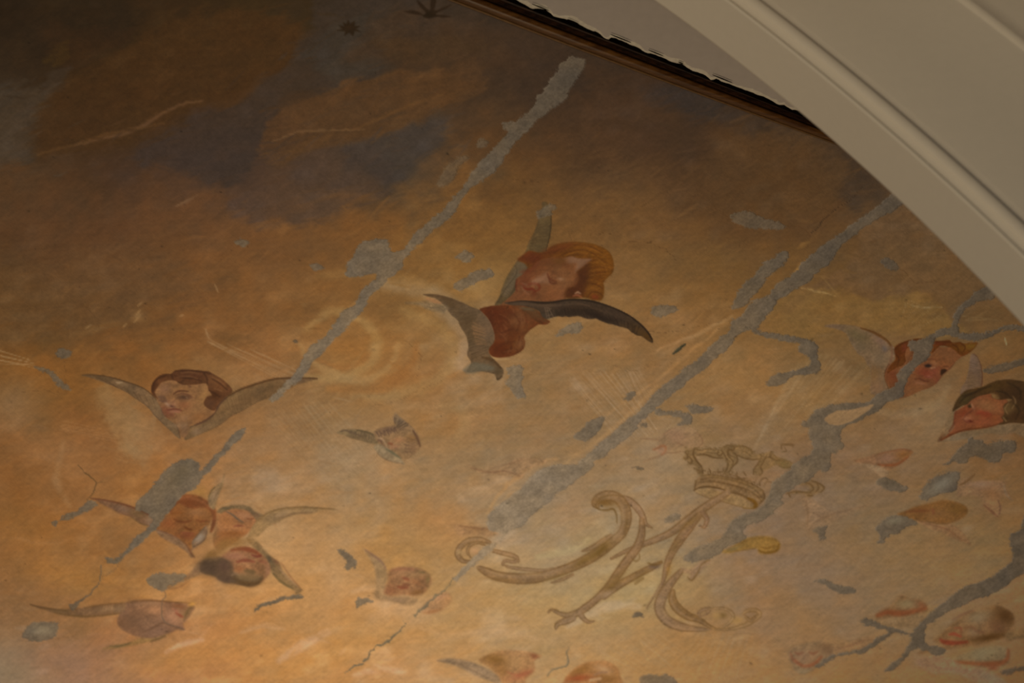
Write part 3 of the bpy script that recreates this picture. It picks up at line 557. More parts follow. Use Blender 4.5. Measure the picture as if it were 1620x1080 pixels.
def cherub_right():
    noclip(); T('right'); Z(1300, 500, 9)
    P('left_wing', '40,145 140,112 300,118 450,135 600,175 720,215 830,270 930,330 990,400 1030,470 1045,540 1030,620 960,690 915,760 900,860 930,960 960,1040 960,1110 860,1130 700,1100 690,1000 700,900 680,800 690,740 640,680 600,590 520,540 450,440 390,340 340,240 200,180', (112, 94, 68), 1, 1.5)
    B(250, 150, 180, 30, 6, (98, 82, 62), .85); B(500, 280, 190, 90, 28, (98, 88, 60), .85); B(830, 350, 110, 60, 40, (112, 92, 74), .7); B(830, 600, 120, 110, 0, (114, 98, 72), .8); B(740, 850, 70, 110, 0, (108, 84, 48), .6); B(890, 460, 40, 45, -20, (96, 88, 80), .9); B(560, 440, 120, 80, 30, (102, 90, 66), .7); B(780, 1000, 90, 80, 0, (128, 100, 70), .7)
    L('560,170 700,215 820,275 930,350 990,430', 2.4, (88, 56, 26), .9, 2); L('990,430 1000,560 960,690 915,780 905,870', 2.2, (106, 72, 50), .7, 3); L('960,680 915,760 900,860 930,960 960,1060', 1.2, (78, 48, 26), .8, 2); feathers('400,200 900,450', '420,380 860,640', 18, .7, (88, 76, 52), .35); feathers('700,700 900,760', '690,1080 930,1080', 12, .6, (120, 92, 56), .5)
    L('1000,420 1040,480 1045,560', 1.2, (126, 96, 76), .7, 2)
    Z(1380, 510, 8.306)
    P('right_wing', '1290,440 1330,412 1380,450 1430,560 1448,700 1440,830 1370,850 1270,880 1200,920 1160,950 1170,860 1220,780 1250,680 1275,560', (96, 76, 58), 1, 1.5)
    B(1330, 560, 60, 120, -10, (102, 84, 70), .8); B(1300, 780, 80, 80, 0, (100, 80, 58), .7); L('1330,412 1400,470 1440,600 1448,720 1435,830', 1.3, (80, 48, 32), .8, 2.5, clip=True); feathers('1290,500 1200,860', '1420,560 1400,820', 16, .5, (74, 58, 42), .5); B(1190, 900, 40, 50, 20, (116, 94, 74), .7)
    P('face', '290,340 330,290 420,260 560,240 700,250 800,300 900,320 1040,330 1180,350 1230,420 1160,460 1090,520 1030,600 930,680 890,740 830,810 740,860 620,900 520,950 440,980 330,1000 215,950 235,880 200,820 165,740 180,640 230,560 300,500', (120, 76, 44), 1, 1.5)
    B(270, 700, 70, 130, -20, (112, 62, 36), .8); B(940, 420, 150, 70, 10, (118, 78, 46), .8); B(700, 660, 110, 60, 10, (124, 60, 38), .85); B(820, 640, 90, 60, -20, (130, 70, 48), .7); B(860, 750, 50, 50, -30, (124, 66, 44), .7); B(600, 790, 120, 50, 10, (130, 84, 52), .7); B(560, 880, 160, 50, -15, (124, 82, 48), .7); B(820, 540, 60, 30, 20, (138, 94, 60), .7); B(1000, 600, 30, 18, -30, (140, 92, 62), .7)
    L('680,500 760,480 830,490 850,520', 1.2, (88, 50, 28), .7, 2.5); D('690,560 740,545 780,570 740,590 700,580', (44, 32, 26), .95, 3); L('680,560 740,535 800,560', 1., (82, 48, 32), .7, 2); L('770,600 820,590', 1.2, (148, 106, 74), .6, 2.5)
    D('895,650 910,615 960,610 985,640 930,680 900,690', (50, 32, 20), .95, 3); L('900,600 960,575 1010,590', 1.3, (86, 50, 28), .8, 2.5); L('560,745 620,740 680,765 740,775', 1.6, (84, 44, 26), .9, 2.5); B(640, 800, 70, 14, 8, (142, 94, 64), .7)
    B(740, 710, 30, 14, 10, (150, 98, 78), .6); L('690,700 730,720 790,710', 1.3, (104, 50, 36), .6, 3); L('330,980 430,920 540,880 700,850', 1.2, (96, 60, 36), .4, 4); L('840,800 900,720 1000,620 1090,520', 1, (92, 54, 32), .6, 2.5)
    P('hair', '290,340 340,285 420,250 500,225 600,210 700,215 800,235 900,240 1010,232 1060,265 1150,255 1200,275 1290,265 1380,265 1350,330 1300,380 1240,420 1180,440 1130,410 1080,360 1000,320 900,305 840,350 780,400 760,330 620,300 470,330 430,420 440,500 400,560 330,590 240,640 200,660 235,560 300,490 300,420', (92, 50, 20), 1, 1.5)
    B(340, 420, 60, 100, 0, (88, 44, 16), .8); B(430, 330, 40, 60, 10, (104, 50, 32), .7); B(380, 520, 60, 50, 0, (96, 56, 24), .7); B(1150, 340, 100, 60, 0, (98, 60, 20), .8); B(1300, 310, 90, 45, -10, (112, 80, 30), .8); B(880, 270, 100, 30, 0, (92, 42, 20), .8)
    for s in ['300,340 400,270 520,235 650,220', '840,260 940,250 1040,260', '1060,290 1120,330 1130,390', '1160,270 1220,320 1200,380', '310,420 350,480 330,560']: L(s, 1.2, (60, 30, 12), .6, 2.5, clip=True)
    noclip(); L('690,275 740,255 800,235 830,215', 1.4, (52, 40, 30), .8, 2)

def cherub_dark():
    noclip(); T('dark'); Z(1440, 560, 7.2)
    P('wing', '310,1005 340,930 370,840 420,740 480,650 520,560 560,640 560,760 600,860 520,920 420,960', (110, 84, 56), 1, 1.6)
    B(480, 740, 60, 120, 30, (116, 92, 62), .7); B(350, 960, 60, 30, -30, (92, 58, 34), .7)
    P('grey_wing', '330,990 420,960 540,900 680,870 820,850 960,830 1010,800 1300,780 1400,800 1400,960 1250,930 1180,900 1040,920 900,900 760,930 620,960 480,985', (112, 96, 68), .85, 3)
    B(820, 890, 260, 30, -6, (106, 90, 62), .7); B(600, 960, 200, 20, -6, (118, 104, 76), .7); B(1100, 930, 100, 30, 0, (124, 98, 66), .5)
    P('face', '345,985 420,920 500,830 500,740 510,660 600,600 680,540 760,490 880,440 960,480 1100,520 1120,640 1100,740 1000,800 880,830 720,850 600,870 480,920 400,960', (118, 70, 42), 1, 1.6)
    B(880, 590, 160, 80, 15, (122, 84, 52), .85); B(600, 680, 80, 50, -40, (118, 58, 34), .8); B(860, 690, 120, 40, 20, (122, 56, 34), .8); B(820, 770, 160, 45, -5, (128, 72, 46), .8); B(960, 730, 60, 60, 0, (126, 74, 40), .7); B(540, 780, 50, 70, 20, (124, 70, 44), .7)
    L('520,650 500,760 490,810 440,880', 1.6, (90, 44, 26), .8, 3); L('730,600 700,650 640,690 610,740', 1.6, (84, 44, 28), .7, 3); D('655,590 690,560 700,600 670,610', (52, 38, 20), .9, 3); B(705, 590, 14, 40, -20, (146, 104, 74), .8)
    B(650, 730, 50, 25, -10, (142, 94, 68), .8); B(690, 765, 26, 16, 10, (84, 36, 24), .9); L('600,740 640,770 690,780', 1.5, (90, 46, 30), .7, 3); L('350,980 440,930 560,880 700,855 860,835 990,800', 1.6, (82, 42, 20), .85, 3); L('680,540 740,500 820,470', 1.4, (98, 52, 30), .6, 3); L('740,690 820,660 920,690', 2, (112, 48, 30), .6, 4)
    P('hair', '480,650 520,540 580,460 640,410 740,390 830,370 920,325 1010,298 1120,288 1230,300 1330,320 1420,360 1420,780 1300,790 1160,780 1060,800 1000,800 1060,760 1040,720 1070,680 1060,600 1090,560 1160,520 1100,510 1020,520 930,490 930,450 860,460 780,480 700,520 650,570 590,590 540,620', (62, 42, 22), 1, 1.8)
    B(620, 510, 80, 60, -30, (64, 50, 26), .8); B(960, 370, 180, 50, -8, (66, 46, 20), .7); B(1200, 450, 160, 120, 0, (54, 36, 20), .8); B(1130, 640, 60, 80, 0, (94, 70, 38), .8); B(960, 480, 40, 24, 20, (120, 88, 52), .8); B(1200, 700, 110, 60, 0, (56, 36, 20), .8)
    for s in ['1050,620 1060,660 1050,700', '1120,560 1080,620 1110,680', '1060,720 1090,760', '1170,480 1200,540 1160,620', '930,460 960,500 1010,500']: L(s, 1.2, (136, 104, 66), .5, 2.5, clip=True)
    for s in ['600,480 760,420 920,360', '560,560 640,480 760,430', '1100,320 1240,400 1260,520', '1180,560 1240,640 1200,740', '980,420 1080,440 1150,500']: L(s, 1.8, (40, 28, 16), .6, 3, clip=True)
    noclip()

def cluster():
    """three cherub heads leaning together"""
    # rust-haired head, left
    noclip(); T('cluster_left'); Z(130, 740, 7.714)
    P('left_wing', '110,370 220,378 330,400 450,430 560,460 640,490 740,500 840,560 900,620 920,720 800,705 700,670 600,600 460,560 380,510 260,450 170,400', (112, 78, 52), 1, 2)
    B(500, 500, 120, 40, 15, (124, 94, 72), .7); B(680, 560, 100, 50, 10, (104, 78, 48), .7); B(840, 640, 60, 50, 0, (138, 108, 80), .7); L('110,372 300,395 480,435 620,480 760,540 860,600', 1.5, (92, 52, 32), .8, 3); L('600,600 700,670 800,705', 1.2, (96, 72, 42), .6, 3)
    P('face', '890,730 900,620 1050,560 1100,450 1150,370 1250,330 1400,340 1520,420 1600,480 1590,600 1540,700 1480,790 1400,860 1340,930 1330,1000 1290,950 1200,880 1080,810 960,780', (140, 86, 46), 1, 2)
    B(1150, 520, 90, 90, 0, (144, 84, 42), .7); B(1400, 540, 120, 60, 0, (150, 98, 60), .7); B(1050, 680, 120, 60, 10, (140, 78, 44), .7); B(1280, 830, 110, 40, 5, (128, 68, 40), .8); B(960, 600, 70, 50, 0, (118, 92, 70), .6)
    L('1120,625 1180,650 1260,660 1330,640', 2, (104, 56, 28), .8, 3); L('1400,640 1460,650 1520,640', 2, (108, 58, 30), .7, 4); L('1250,720 1280,740 1340,755', 2.2, (94, 48, 20), .8, 4); L('1210,790 1280,795 1360,800', 2, (126, 66, 40), .7, 4); L('1080,560 1150,545 1220,550', 2, (118, 68, 30), .6, 4)
    P('hair', '1050,470 1090,400 1160,350 1250,322 1400,335 1530,400 1620,480 1640,620 1600,760 1560,780 1590,620 1560,520 1460,480 1360,500 1260,470 1180,430 1120,470 1080,560', (124, 72, 38), 1, 2)
    B(1300, 430, 140, 50, 5, (112, 60, 30), .8); L('1180,380 1300,360 1460,410 1580,500', 2, (146, 88, 52), .5, 4, clip=True); B(1590, 640, 40, 90, 0, (110, 64, 38), .8)
    P('right_wing', '900,760 960,770 1080,815 1200,880 1290,960 1330,1010 1350,950 1340,900 1400,840 1480,740 1520,700 1530,780 1490,870 1400,960 1340,1020 1370,1080 1330,1090 1290,1040 1180,960 1040,890 950,830', (126, 92, 62), 1, 2)
    L('1350,960 1360,890 1440,790 1500,720', 1.6, (100, 78, 56), .8, 3); L('1360,960 1440,920 1500,860 1520,770', 1.6, (92, 66, 44), .7, 3); B(1430, 850, 50, 70, 40, (146, 124, 100), .9); L('1200,880 1280,950 1330,1040 1370,1090', 1.6, (108, 68, 40), .8, 3); L('930,760 1080,815 1180,870', 1.4, (104, 68, 52), .5, 3)
    # upright wing and middle head
    noclip(); T('cluster_middle'); Z(290, 760, 6.75)
    P('upright_wing', '270,170 310,90 370,40 420,0 430,-60 440,-70 430,30 400,110 370,190 350,250 330,310 280,280 265,220', (134, 104, 68), 1, 2); B(330, 160, 40, 70, 20, (150, 118, 86), .7); L('270,175 300,110 340,70', 1.4, (92, 74, 46), .8, 2.5); L('300,260 350,160 400,60', 1, (112, 86, 56), .5, 3)
    B(170, 110, 80, 50, 20, (158, 112, 50), .5, clip=False)
    P('face', '370,330 440,290 560,290 690,310 770,370 790,420 740,500 680,570 600,620 500,690 400,730 330,700 320,600 350,480 360,400', (152, 100, 60), 1, 2.2)
    B(640, 370, 110, 40, 10, (164, 112, 74), .8); B(470, 440, 80, 60, 0, (152, 98, 54), .6); B(520, 560, 150, 30, 0, (134, 80, 38), .8); B(480, 620, 120, 60, 0, (136, 86, 46), .7); B(310, 560, 50, 120, 10, (130, 94, 56), .8); B(420, 690, 90, 50, 0, (132, 92, 46), .7)
    L('460,330 520,360 580,410 640,445', 1.6, (96, 80, 62), .8, 2.5); L('680,405 720,410 760,400', 1.8, (116, 70, 40), .8, 3); L('540,490 580,480 640,485', 2, (130, 74, 48), .8, 3); L('590,440 640,450', 1.6, (112, 78, 50), .6, 3)
    P('hair', '360,330 420,285 520,262 640,262 720,285 760,330 860,375 800,430 740,370 680,320 560,300 460,320 400,350', (120, 94, 62), 1, 2.2); B(430, 300, 70, 20, 0, (88, 74, 52), .8); B(780, 370, 60, 30, 30, (116, 84, 56), .7)
    P('right_wing', '690,600 740,490 800,410 880,350 980,310 1100,290 1280,275 1450,288 1600,298 1640,312 1500,318 1380,345 1240,355 1140,375 1040,430 900,500 800,590', (142, 108, 68), 1, 2)
    L('780,440 880,360 1000,310 1150,290 1300,285 1450,295 1600,303', 1.8, (112, 82, 46), .7, 3); L('1000,410 1080,385 1200,350 1380,340', 2, (114, 84, 54), .6, 4); B(820, 500, 90, 60, -40, (154, 118, 74), .7); B(1050, 360, 100, 30, -20, (150, 116, 80), .6)
    # lower head looking up
    noclip(); T('cluster_lower'); Z(230, 840, 6)
    P('left_wing', '180,560 200,520 260,480 340,430 420,400 480,320 560,240 640,180 680,240 600,330 540,400 460,440 360,480 260,530', (150, 110, 70), 1, 2.2); B(600, 240, 80, 50, -40, (136, 96, 48), .8); B(430, 400, 120, 35, -30, (142, 104, 70), .7); L('200,545 300,540 420,470', 1.2, (132, 90, 58), .6, 3)
    P('right_wing', '960,60 1040,80 1110,150 1180,230 1270,300 1310,380 1380,460 1450,520 1490,560 1430,600 1410,560 1350,530 1270,460 1200,390 1160,300 1080,200 1000,130', (134, 102, 64), 1, 2.2); B(1180, 270, 40, 50, -40, (84, 70, 50), .9); B(1250, 290, 50, 20, 30, (116, 76, 50), .7); L('1210,400 1290,480 1400,545', 2.4, (106, 84, 50), .8, 3); L('1260,340 1340,430 1440,520', 1.6, (156, 118, 82), .7, 3); L('1290,300 1370,420 1480,550', 1.2, (132, 88, 58), .6, 3)
    P('face', '720,260 760,200 840,160 960,150 1060,190 1130,240 1170,300 1190,370 1150,440 1080,490 960,510 860,500 820,420 780,330', (158, 106, 70), 1, 2.2)
    L('820,180 920,165 1030,190 1090,230', 4, (122, 62, 36), .85, 5); L('1010,225 1060,240 1100,235', 2, (112, 50, 36), .8, 3); B(850, 240, 110, 40, 0, (162, 106, 80), .8); L('870,290 950,275 1030,290', 3, (124, 66, 44), .85, 4); L('1080,280 1120,290 1150,300', 3, (122, 70, 48), .7, 4); B(1150, 360, 30, 70, 0, (166, 112, 80), .8); B(1110, 400, 30, 70, 0, (130, 90, 58), .6); B(900, 360, 60, 30, 0, (152, 90, 54), .6)
    D('930,370 990,360 1040,380 1030,410 970,400', (100, 78, 48), .7, 5)
    P('hair', '520,350 540,290 600,250 700,240 790,280 830,340 850,400 950,430 1060,440 1110,430 1080,490 980,520 860,500 760,490 690,460 660,430 580,410 530,390', (98, 74, 50), 1, 2.4)
    noclip(); D('560,250 640,180 700,120 760,80 840,60 960,60 1000,110 900,150 800,170 720,230 640,260', (136, 96, 52), .75, 14, clip=False); D('860,430 900,400 980,390 1060,400 1100,440 1060,480 960,470 880,470', (122, 94, 60), .7, 12, clip=False); L('840,440 900,480 990,510 1060,495 1110,450', 4, (88, 62, 36), .8, 6); B(600, 330, 90, 60, 10, (78, 58, 42), .8, clip=False); B(740, 330, 60, 50, 20, (84, 62, 46), .7, clip=False)
    B(620, 360, 90, 50, 10, (80, 60, 44), .85); B(760, 340, 60, 60, 0, (92, 66, 50), .8); B(760, 440, 80, 40, 20, (88, 64, 46), .8); B(960, 490, 110, 18, 0, (96, 68, 38), .9); B(960, 440, 80, 20, 0, (124, 94, 58), .7); L('820,420 850,400 880,410', 2, (142, 110, 78), .6, 4, clip=True)
    noclip()

def cherub_lying():
    noclip(); T('lying'); Z(30, 920, 5.4)
    P('long_wing', '95,195 160,205 260,225 400,235 520,225 640,205 760,190 880,180 1000,165 950,250 860,275 700,292 560,300 420,290 300,265 200,235', (120, 85, 54), 1, 2)
    B(300, 240, 160, 20, 8, (108, 80, 48), .8); B(780, 235, 130, 25, -5, (142, 108, 74), .7); L('95,195 220,225 400,245', 1.6, (92, 64, 36), .8, 2.5); L('300,262 450,290 640,295 850,270', 1.3, (98, 70, 36), .7, 3); L('560,225 720,195 880,180', 1.6, (104, 72, 40), .6, 3); feathers('300,235 850,190', '300,260 850,265', 26, .7, (96, 70, 42), .5)
    P('short_wing', '720,575 800,545 900,530 1040,480 1200,430 1280,440 1200,490 1080,520 960,545 860,565', (140, 104, 60), .9, 2.4); L('780,550 850,550 950,525', 2, (104, 82, 50), .8, 3); L('1130,510 1250,465', 1.6, (98, 70, 42), .6, 3)
    P('head', '840,340 860,280 910,230 920,180 1020,155 1150,155 1300,170 1420,185 1470,180 1450,200 1500,210 1480,260 1430,330 1400,360 1415,410 1350,410 1280,440 1150,480 1020,470 920,430 860,390', (128, 90, 62), 1, 2)
    B(950, 330, 120, 90, 10, (112, 80, 56), .9); B(1150, 240, 80, 40, 0, (168, 118, 80), .85); B(1330, 300, 90, 60, 30, (170, 118, 82), .9); B(1120, 190, 120, 20, 0, (148, 108, 76), .7); B(1360, 210, 60, 18, 10, (132, 84, 52), .8); B(1200, 420, 140, 40, -10, (134, 96, 70), .8); B(1440, 270, 30, 60, 40, (134, 100, 62), .8)
    L('1060,280 1100,310 1080,360', 2, (104, 74, 52), .5, 4); L('1340,265 1380,290 1400,300', 2.2, (140, 72, 48), .8, 3); L('1310,230 1350,250 1330,270', 2, (152, 92, 66), .6, 3); L('1060,430 1150,390 1230,350 1290,370 1400,405', 1.8, (104, 72, 48), .7, 3); L('930,180 1100,158 1300,172 1460,180', 1.5, (108, 72, 40), .7, 3); L('1480,210 1440,250 1410,330', 1.8, (110, 82, 50), .7, 3)
    noclip(); B(1475, 195, 26, 14, -10, (196, 140, 66), .8)

def small_cherubs():
    # feathered winged head by the middle left
    noclip(); T('small_feathered'); Z(520, 640, 9)
    P('wing', '110,395 170,370 260,350 420,355 560,390 640,420 700,440 720,540 640,560 500,520 340,480 220,430 160,420', (120, 96, 64), 1, 2)
    L('170,380 240,365 360,410 480,450', 1.6, (92, 70, 50), .7, 2.5); L('400,360 500,380 600,410 660,450', 2, (84, 68, 44), .8, 2.5); L('240,440 400,490 560,530', 1.4, (102, 78, 52), .5, 3); feathers('300,380 640,430', '280,440 640,550', 16, .9, (92, 72, 52), .6)
    P('head', '640,420 700,350 820,310 940,290 910,200 950,110 1000,160 1100,240 1160,290 1220,350 1290,460 1310,590 1250,680 1180,740 1080,790 1000,770 880,680 800,620 720,560', (132, 100, 66), 1, 2)
    B(850, 360, 150, 45, -10, (108, 82, 62), .8); B(1010, 220, 70, 90, -35, (112, 90, 66), .8); B(1000, 500, 90, 40, 0, (156, 108, 70), .8); B(930, 590, 80, 30, 0, (160, 110, 76), .7); B(1180, 480, 80, 60, 0, (136, 94, 50), .7); B(1200, 600, 70, 60, 0, (128, 92, 60), .7)
    feathers('920,180 1150,290', '930,290 1000,350', 14, .8, (84, 64, 46), .7); feathers('660,400 960,320', '700,480 1000,400', 16, .9, (90, 66, 50), .6); L('1200,370 1250,450 1300,590', 2, (92, 62, 42), .8, 2.5); L('700,500 740,510 760,550', 2.4, (98, 70, 50), .8, 3); L('690,470 740,480 790,520 830,610', 1.6, (162, 128, 94), .7, 3); L('860,550 900,560', 2, (120, 70, 44), .8, 3); feathers('1100,470 1080,680', '1260,500 1220,690', 12, .8, (104, 76, 52), .5)
    P('lower_wing', '640,600 720,560 820,610 920,680 1000,740 1040,780 1080,850 1000,830 860,800 740,740 690,680', (134, 112, 82), .9, 2.4); L('820,630 920,690 1020,760', 2, (96, 88, 62), .8, 3); L('700,700 800,770 900,810 1060,840', 1.2, (110, 84, 60), .5, 3)
    # faint crouching head next to the repaired gap, centre bottom
    noclip(); T('small_pink'); Z(530, 850, 7.714)
    P('wing', '340,140 420,190 520,260 600,330 640,420 640,520 600,640 640,710 760,720 900,720 1000,760 960,820 880,830 740,790 600,770 500,760 470,700 500,600 500,500 480,380 440,280', (156, 120, 80), .9, 3)
    L('370,150 460,210 560,290 620,380', 2.2, (132, 96, 72), .7, 4); B(560, 420, 50, 120, -10, (150, 118, 78), .7); B(760, 760, 150, 35, 5, (152, 116, 82), .7)
    P('head', '650,440 700,390 800,370 930,360 1050,385 1140,440 1180,520 1150,600 1080,680 960,710 820,700 680,715 600,680 620,600 650,520', (158, 108, 72), 1, 3)
    B(680, 640, 80, 50, 0, (150, 94, 62), .8); B(980, 450, 120, 40, 0, (164, 118, 78), .8); B(1000, 680, 80, 30, -10, (136, 90, 50), .8); B(1060, 420, 60, 20, 10, (124, 96, 60), .8); L('830,490 870,505 900,520', 2.6, (132, 74, 48), .8, 4); L('770,600 820,610 880,610', 3, (132, 72, 46), .8, 4); L('840,575 890,580', 2.2, (128, 76, 50), .7, 4); B(1130, 520, 30, 70, 0, (134, 104, 64), .7); L('680,400 800,380 950,385', 3, (144, 92, 62), .6, 5); L('960,540 1030,560', 3, (140, 92, 56), .6, 5)
    T('small_ghost')
    P('head', '1060,870 1100,800 1200,720 1320,670 1400,690 1420,760 1360,840 1270,900 1150,930 1060,920', (174, 124, 80), .75, 4); B(1200, 900, 120, 25, -10, (162, 104, 58), .8); B(1300, 720, 80, 30, -20, (180, 130, 92), .6)
    # bottom edge pair
    noclip(); T('bottom_left'); Z(680, 990, 3.857)
    P('wing', '40,210 120,198 220,210 320,245 400,290 480,340 470,380 380,340 280,305 200,260 120,230', (150, 120, 88), 1, 2.4); L('50,212 160,225 260,270 360,320', 1.6, (128, 100, 72), .6, 3)
    P('head', '300,210 350,175 430,150 540,148 640,165 680,185 640,210 640,270 590,320 570,380 460,370 420,310 360,250', (172, 122, 80), 1, 2.4)
    B(400, 205, 80, 35, 10, (140, 96, 50), .9); B(560, 300, 80, 25, -15, (178, 106, 72), .8); B(640, 185, 30, 18, 30, (142, 84, 56), .8); B(520, 220, 60, 40, 0, (182, 134, 90), .7); B(440, 270, 50, 30, 20, (154, 104, 58), .6); L('470,280 540,300 620,275', 1.8, (166, 92, 62), .5, 4)
    T('bottom_right')
    P('head', '820,330 860,280 920,235 1000,215 1080,215 1140,250 1160,300 1160,400 820,400', (168, 116, 74), 1, 2.6)
    B(930, 270, 80, 30, -20, (144, 96, 50), .8); B(910, 320, 80, 20, -5, (158, 80, 46), .8); B(1090, 310, 70, 40, 0, (146, 98, 52), .8); B(1060, 270, 60, 25, 20, (192, 144, 104), .8); L('1000,300 1040,285 1080,280', 2.2, (140, 104, 76), .7, 3); L('980,330 1040,320', 2.2, (190, 150, 110), .7, 4)
    # faint outlined head by the crown
    noclip(); T('faint_pink'); Z(980, 640, 9)
    P('head', '480,620 560,560 520,500 600,430 700,370 820,310 960,300 1080,350 1180,480 1170,570 1050,620 900,590 800,640 700,680 640,700 560,690', (140, 108, 76), .6, 5)
    for s in ['620,430 700,370 800,330', '780,520 860,560 930,590', '1100,400 1170,470 1180,540 1130,610', '680,690 800,680 900,660', '300,480 440,490 560,500', '340,820 440,770 600,720 680,680']: L(s, 1.2, (116, 82, 56), .5, 3)
    L('480,640 540,620 600,590 650,600 650,660 600,710', 2.2, (138, 86, 52), .8, 4); B(600, 650, 60, 50, 0, (156, 116, 88), .6, clip=False); B(820, 440, 150, 90, 20, (142, 104, 76), .5)
    # pink folded head, right of the crown
    noclip(); T('small_pointed'); Z(1340, 680, 5.4)
    P('head', '60,262 130,240 250,205 350,180 480,162 560,180 540,220 470,280 400,320 340,345 280,310 200,290 120,285', (128, 90, 62), 1, 2.2)
    B(480, 210, 80, 40, -10, (126, 80, 42), .8); L('270,295 340,300 430,290 520,230', 2.4, (116, 64, 34), .8, 4); B(330, 240, 80, 35, -10, (136, 96, 74), .7); L('70,262 160,262 230,290', 1.4, (114, 82, 56), .7, 3); L('260,210 350,185 480,165 550,185', 1.4, (110, 68, 42), .6, 3)
    P('wing', '100,280 220,300 300,320 350,350 340,410 290,400 230,350 160,310', (134, 106, 76), .7, 3)
    T('small_plump')
    P('wing', '590,770 700,790 800,810 880,800 950,840 1010,900 1060,985 1000,960 900,920 800,870 700,840', (126, 92, 60), .9, 2.6); L('620,780 760,820 860,850 980,940', 1.4, (108, 72, 46), .6, 3)
    P('head', '430,720 500,690 580,655 700,625 820,600 920,610 1010,650 1030,700 990,750 900,790 800,800 680,780 600,770 520,760', (118, 78, 42), 1, 2.4)
    B(940, 670, 90, 50, 0, (108, 72, 34), .8); B(640, 690, 80, 25, 0, (110, 66, 34), .8); B(760, 710, 110, 40, 0, (126, 86, 52), .6); L('500,700 600,690 700,690', 1.8, (100, 58, 32), .6, 4); L('735,680 740,710', 2, (112, 66, 40), .7, 3); L('600,770 760,795 860,800', 1.4, (98, 66, 36), .6, 3)
    T('small_brown_wings')
    P('wings', '960,440 1050,400 1090,380 1060,440 1150,430 1300,430 1350,450 1360,500 1400,580 1330,560 1300,600 1310,680 1290,740 1250,720 1180,660 1140,580 1050,560 940,560', (124, 92, 62), .85, 3)
    L('960,470 1020,440 1090,380', 2, (98, 68, 36), .8, 3); B(1230, 540, 100, 40, 20, (116, 82, 52), .8); L('1110,510 1220,500 1320,480', 2, (112, 80, 54), .6, 4); L('1170,640 1240,700 1290,740', 2, (96, 62, 42), .7, 3); L('1290,600 1310,660 1300,720', 1.6, (92, 64, 48), .7, 3); B(1150, 460, 120, 30, 0, (132, 102, 78), .6); L('1340,470 1360,550 1410,600', 1.6, (108, 88, 66), .6, 3)
    # group at lower right
    noclip(); T('corner_reclining'); Z(1360, 900, 6)
    P('head', '150,460 170,410 230,375 300,340 360,280 400,250 470,280 560,290 630,330 640,390 580,420 450,445 330,460 220,470', (128, 84, 52), 1, 3.2)
    L('170,440 260,410 380,420 500,400 620,370', 5, (116, 62, 34), .8, 6); B(440, 330, 110, 45, 0, (138, 104, 70), .9); B(590, 340, 60, 40, 20, (124, 70, 42), .7); B(400, 265, 20, 16, 0, (98, 66, 42), .7)
    P('wing', '150,490 260,470 420,450 600,435 660,460 560,530 420,560 300,560 200,540', (128, 98, 64), .8, 4)
    T('corner_rust')
    P('head', '700,680 760,630 830,560 900,500 1000,430 1100,390 1200,370 1300,345 1400,380 1460,440 1460,520 1400,590 1370,650 1200,700 1080,720 900,750 800,720', (126, 84, 52), 1, 3)
    B(1370, 440, 110, 80, 20, (84, 50, 24), .95); B(1310, 550, 80, 60, 40, (104, 64, 40), .8); B(1120, 450, 130, 60, -15, (132, 98, 68), .9); L('770,670 800,690 900,700 1020,690', 4, (112, 48, 30), .85, 5); B(1240, 650, 180, 35, -8, (86, 52, 24), .9); L('850,620 900,615 960,640', 2.6, (128, 54, 36), .8, 4); L('1000,560 1060,550 1120,590 1180,600', 2.4, (98, 60, 38), .6, 5); L('900,560 960,560 960,620', 2, (112, 58, 38), .6, 4); L('880,480 1000,420 1080,390', 1.6, (102, 66, 46), .6, 5); B(1060, 600, 60, 40, 0, (140, 100, 70), .7)
    P('wing', '1380,640 1400,600 1480,580 1640,570 1640,650 1500,660 1420,680', (98, 74, 46), .9, 3)
    T('corner_lower')
    P('head', '880,850 1000,790 1150,740 1300,720 1400,750 1430,800 1420,870 1360,930 1270,970 1180,940 1040,910 900,900', (128, 95, 64), .9, 3.6)
    L('910,880 1060,890 1200,900 1340,890 1400,850 1410,770', 4.5, (112, 62, 34), .85, 6); B(1270, 940, 60, 30, 0, (122, 64, 40), .8); B(1160, 800, 160, 50, -10, (134, 104, 72), .9)
    P('wing', '530,880 580,840 700,820 850,840 1000,920 1150,940 1300,1000 1400,1080 1400,1140 1180,1100 1050,1050 900,990 720,1000 600,950', (126, 95, 68), .8, 3.6); L('560,900 680,920 850,950 1050,970', 2, (112, 86, 64), .5, 5); L('560,880 700,850 860,870', 2, (112, 84, 60), .5, 5); B(1260, 1040, 130, 50, 20, (108, 94, 72), .7)
    noclip(); L('560,800 700,760 860,750', 4, (100, 70, 42), .6, 6)
    T('small_smiling'); Z(1230, 780, 3.6)
    P('head', '65,900 100,870 180,850 260,850 320,870 320,920 270,960 210,1000 150,1030 100,1010 70,950', (138, 98, 66), .95, 3.2)
    B(290, 880, 50, 40, 20, (120, 80, 52), .8); B(160, 930, 90, 40, 0, (142, 96, 68), .6); L('100,905 120,915 145,905', 2, (114, 70, 46), .7, 4); L('180,905 205,912 230,900', 2, (114, 70, 46), .7, 4); L('100,950 150,985 210,970 250,930', 3.2, (128, 70, 42), .7, 5); B(150, 1020, 60, 25, 0, (146, 112, 82), .7); L('75,910 90,950 120,975', 2.4, (126, 78, 52), .6, 4)
    P('wing', '320,880 400,850 500,820 560,830 480,880 400,905 330,920', (130, 96, 62), .85, 3.4); L('340,890 420,865 500,835', 1.4, (112, 76, 50), .5, 4)
    # faint grey-winged figure between the two big cracks
    noclip(); Z(1060, 680, 6)
    T('faint_grey')
    P('head', '1240,640 1320,640 1420,700 1560,780 1640,760 1760,720 1900,700 1760,760 1600,850 1480,900 1360,910 1300,960 1290,800', (138, 106, 74), .55, 5)
